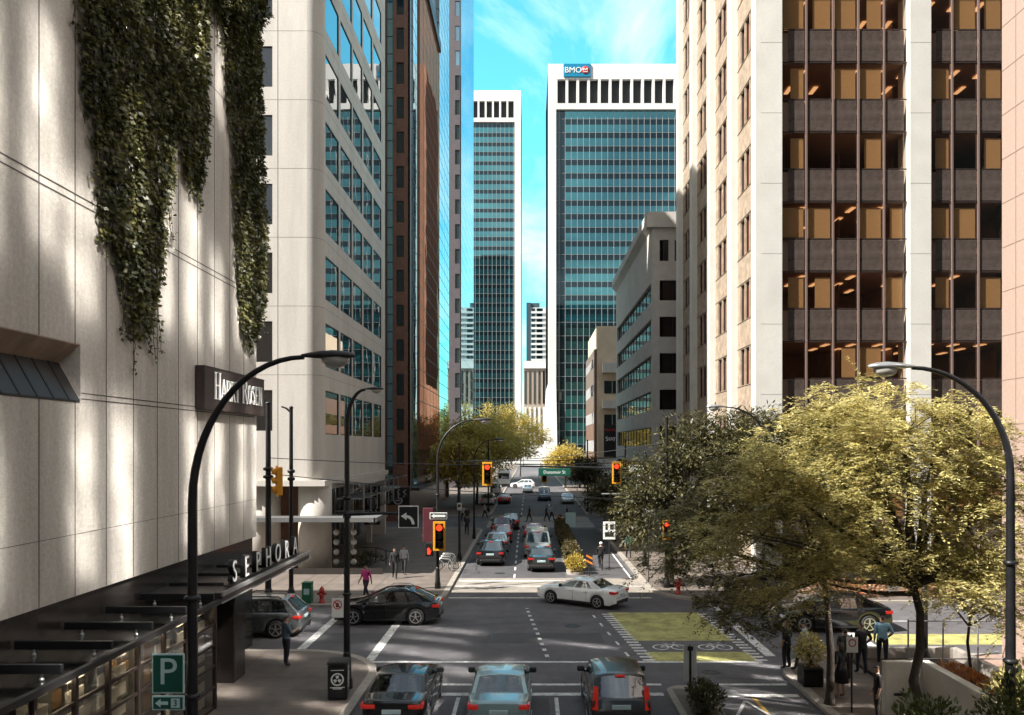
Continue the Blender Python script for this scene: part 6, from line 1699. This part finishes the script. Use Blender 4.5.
# ------------------------------------------------------------------ sky, sun, camera
EL, AZ = 45, 25            # sun stands left and slightly behind the camera
d = Vector((math.cos(R(AZ))*math.cos(R(EL)), math.sin(R(AZ))*math.cos(R(EL)), -math.sin(R(EL))))
sd = bpy.data.lights.new('sun', 'SUN'); sd.energy = 4.8; sd.angle = R(.53); sd.color = (1,.955,.89)
so = bpy.data.objects.new('sun', sd); COL.objects.link(so); so.rotation_euler = d.to_track_quat('-Z','Y').to_euler(); so.location = (-60,-30,80)
w = bpy.data.worlds.new('World'); scene.world = w; w.use_nodes = True
nt = w.node_tree; L = nt.links.new; bg = nt.nodes['Background']
sky = nt.nodes.new('ShaderNodeTexSky'); sky.sky_type = 'NISHITA'; sky.sun_disc = False
sky.sun_elevation = R(EL); sky.sun_rotation = math.atan2(-d.x, -d.y); sky.air_density = 1.0; sky.dust_density = 1.0; sky.ozone_density = 1.0
tc = nt.nodes.new('ShaderNodeTexCoord'); sp = nt.nodes.new('ShaderNodeSeparateXYZ'); L(tc.outputs['Generated'], sp.inputs[0])
def mth(op, a, c=None, clamp=False):
    n = nt.nodes.new('ShaderNodeMath'); n.operation = op; n.use_clamp = clamp
    for i, v in enumerate((a, c)):
        if v is None: continue
        if isinstance(v, (int, float)): n.inputs[i].default_value = v
        else: L(v, n.inputs[i])
    return n.outputs[0]
# the polarised cyan of the sky away from the sun; paler and hazier overhead and behind
tint = nt.nodes.new('ShaderNodeMix'); tint.data_type = 'RGBA'; tint.blend_type = 'MULTIPLY'; tint.inputs[0].default_value = 1
L(sky.outputs[0], tint.inputs[6])
fac = mth('MULTIPLY', mth('SUBTRACT', sp.outputs['Y'], .35), 2.2, True)
cy = nt.nodes.new('ShaderNodeMix'); cy.data_type = 'RGBA'; L(fac, cy.inputs[0])
cy.inputs[6].default_value = (1.3,1.08,.84,1); cy.inputs[7].default_value = (1.0,2.9,2.6,1)
L(cy.outputs[2], tint.inputs[7])
# wispy clouds on a plane overhead
zz = mth('ADD', mth('MAXIMUM', sp.outputs['Z'], 0), .12)
cb = nt.nodes.new('ShaderNodeCombineXYZ'); L(mth('DIVIDE', sp.outputs['X'], zz), cb.inputs[0]); L(mth('DIVIDE', sp.outputs['Y'], zz), cb.inputs[1])
mp = nt.nodes.new('ShaderNodeMapping'); mp.inputs['Scale'].default_value = (2.4,1.1,1); mp.inputs['Location'].default_value = (3.1,1.7,0); L(cb.outputs[0], mp.inputs[0])
n1 = nt.nodes.new('ShaderNodeTexNoise'); n1.inputs['Scale'].default_value = 1.0; n1.inputs['Detail'].default_value = 8; n1.inputs['Roughness'].default_value = .6; n1.inputs['Distortion'].default_value = .6
L(mp.outputs[0], n1.inputs['Vector'])
cl = nt.nodes.new('ShaderNodeMapRange'); cl.inputs[1].default_value = .44; cl.inputs[2].default_value = .76; cl.inputs[3].default_value = 0; cl.inputs[4].default_value = .85
L(n1.outputs['Fac'], cl.inputs[0])
cm = nt.nodes.new('ShaderNodeMix'); cm.data_type = 'RGBA'; L(cl.outputs[0], cm.inputs[0]); L(tint.outputs[2], cm.inputs[6]); cm.inputs[7].default_value = (9.5,11,11,1)
L(cm.outputs[2], bg.inputs['Color']); bg.inputs['Strength'].default_value = .068

cam = bpy.data.cameras.new('camera'); co = bpy.data.objects.new('camera', cam); COL.objects.link(co)
co.location = (0,0,8); co.rotation_euler = (R(90),0,0)
cam.sensor_fit = 'HORIZONTAL'; cam.sensor_width = 36; cam.lens = 36*800/1024
cam.shift_x = -(530-512)/1024; cam.shift_y = (446-357.5)/1024
cam.clip_start = .1; cam.clip_end = 5000
scene.camera = co
scene.view_settings.view_transform = 'Standard'; scene.view_settings.look = 'None'; scene.view_settings.gamma = 1
scene.view_settings.exposure = 1.2
scene.view_settings.use_curve_mapping = False
scene.cycles.use_denoising = True
scene.cycles.max_bounces = 8; scene.cycles.diffuse_bounces = 4; scene.cycles.glossy_bounces = 4; scene.cycles.transparent_max_bounces = 12
scene.cycles.caustics_reflective = True; scene.cycles.caustics_refractive = False; scene.cycles.blur_glossy = 0.0
scene.cycles.sample_clamp_indirect = 0

scene.cycles.use_guiding = True
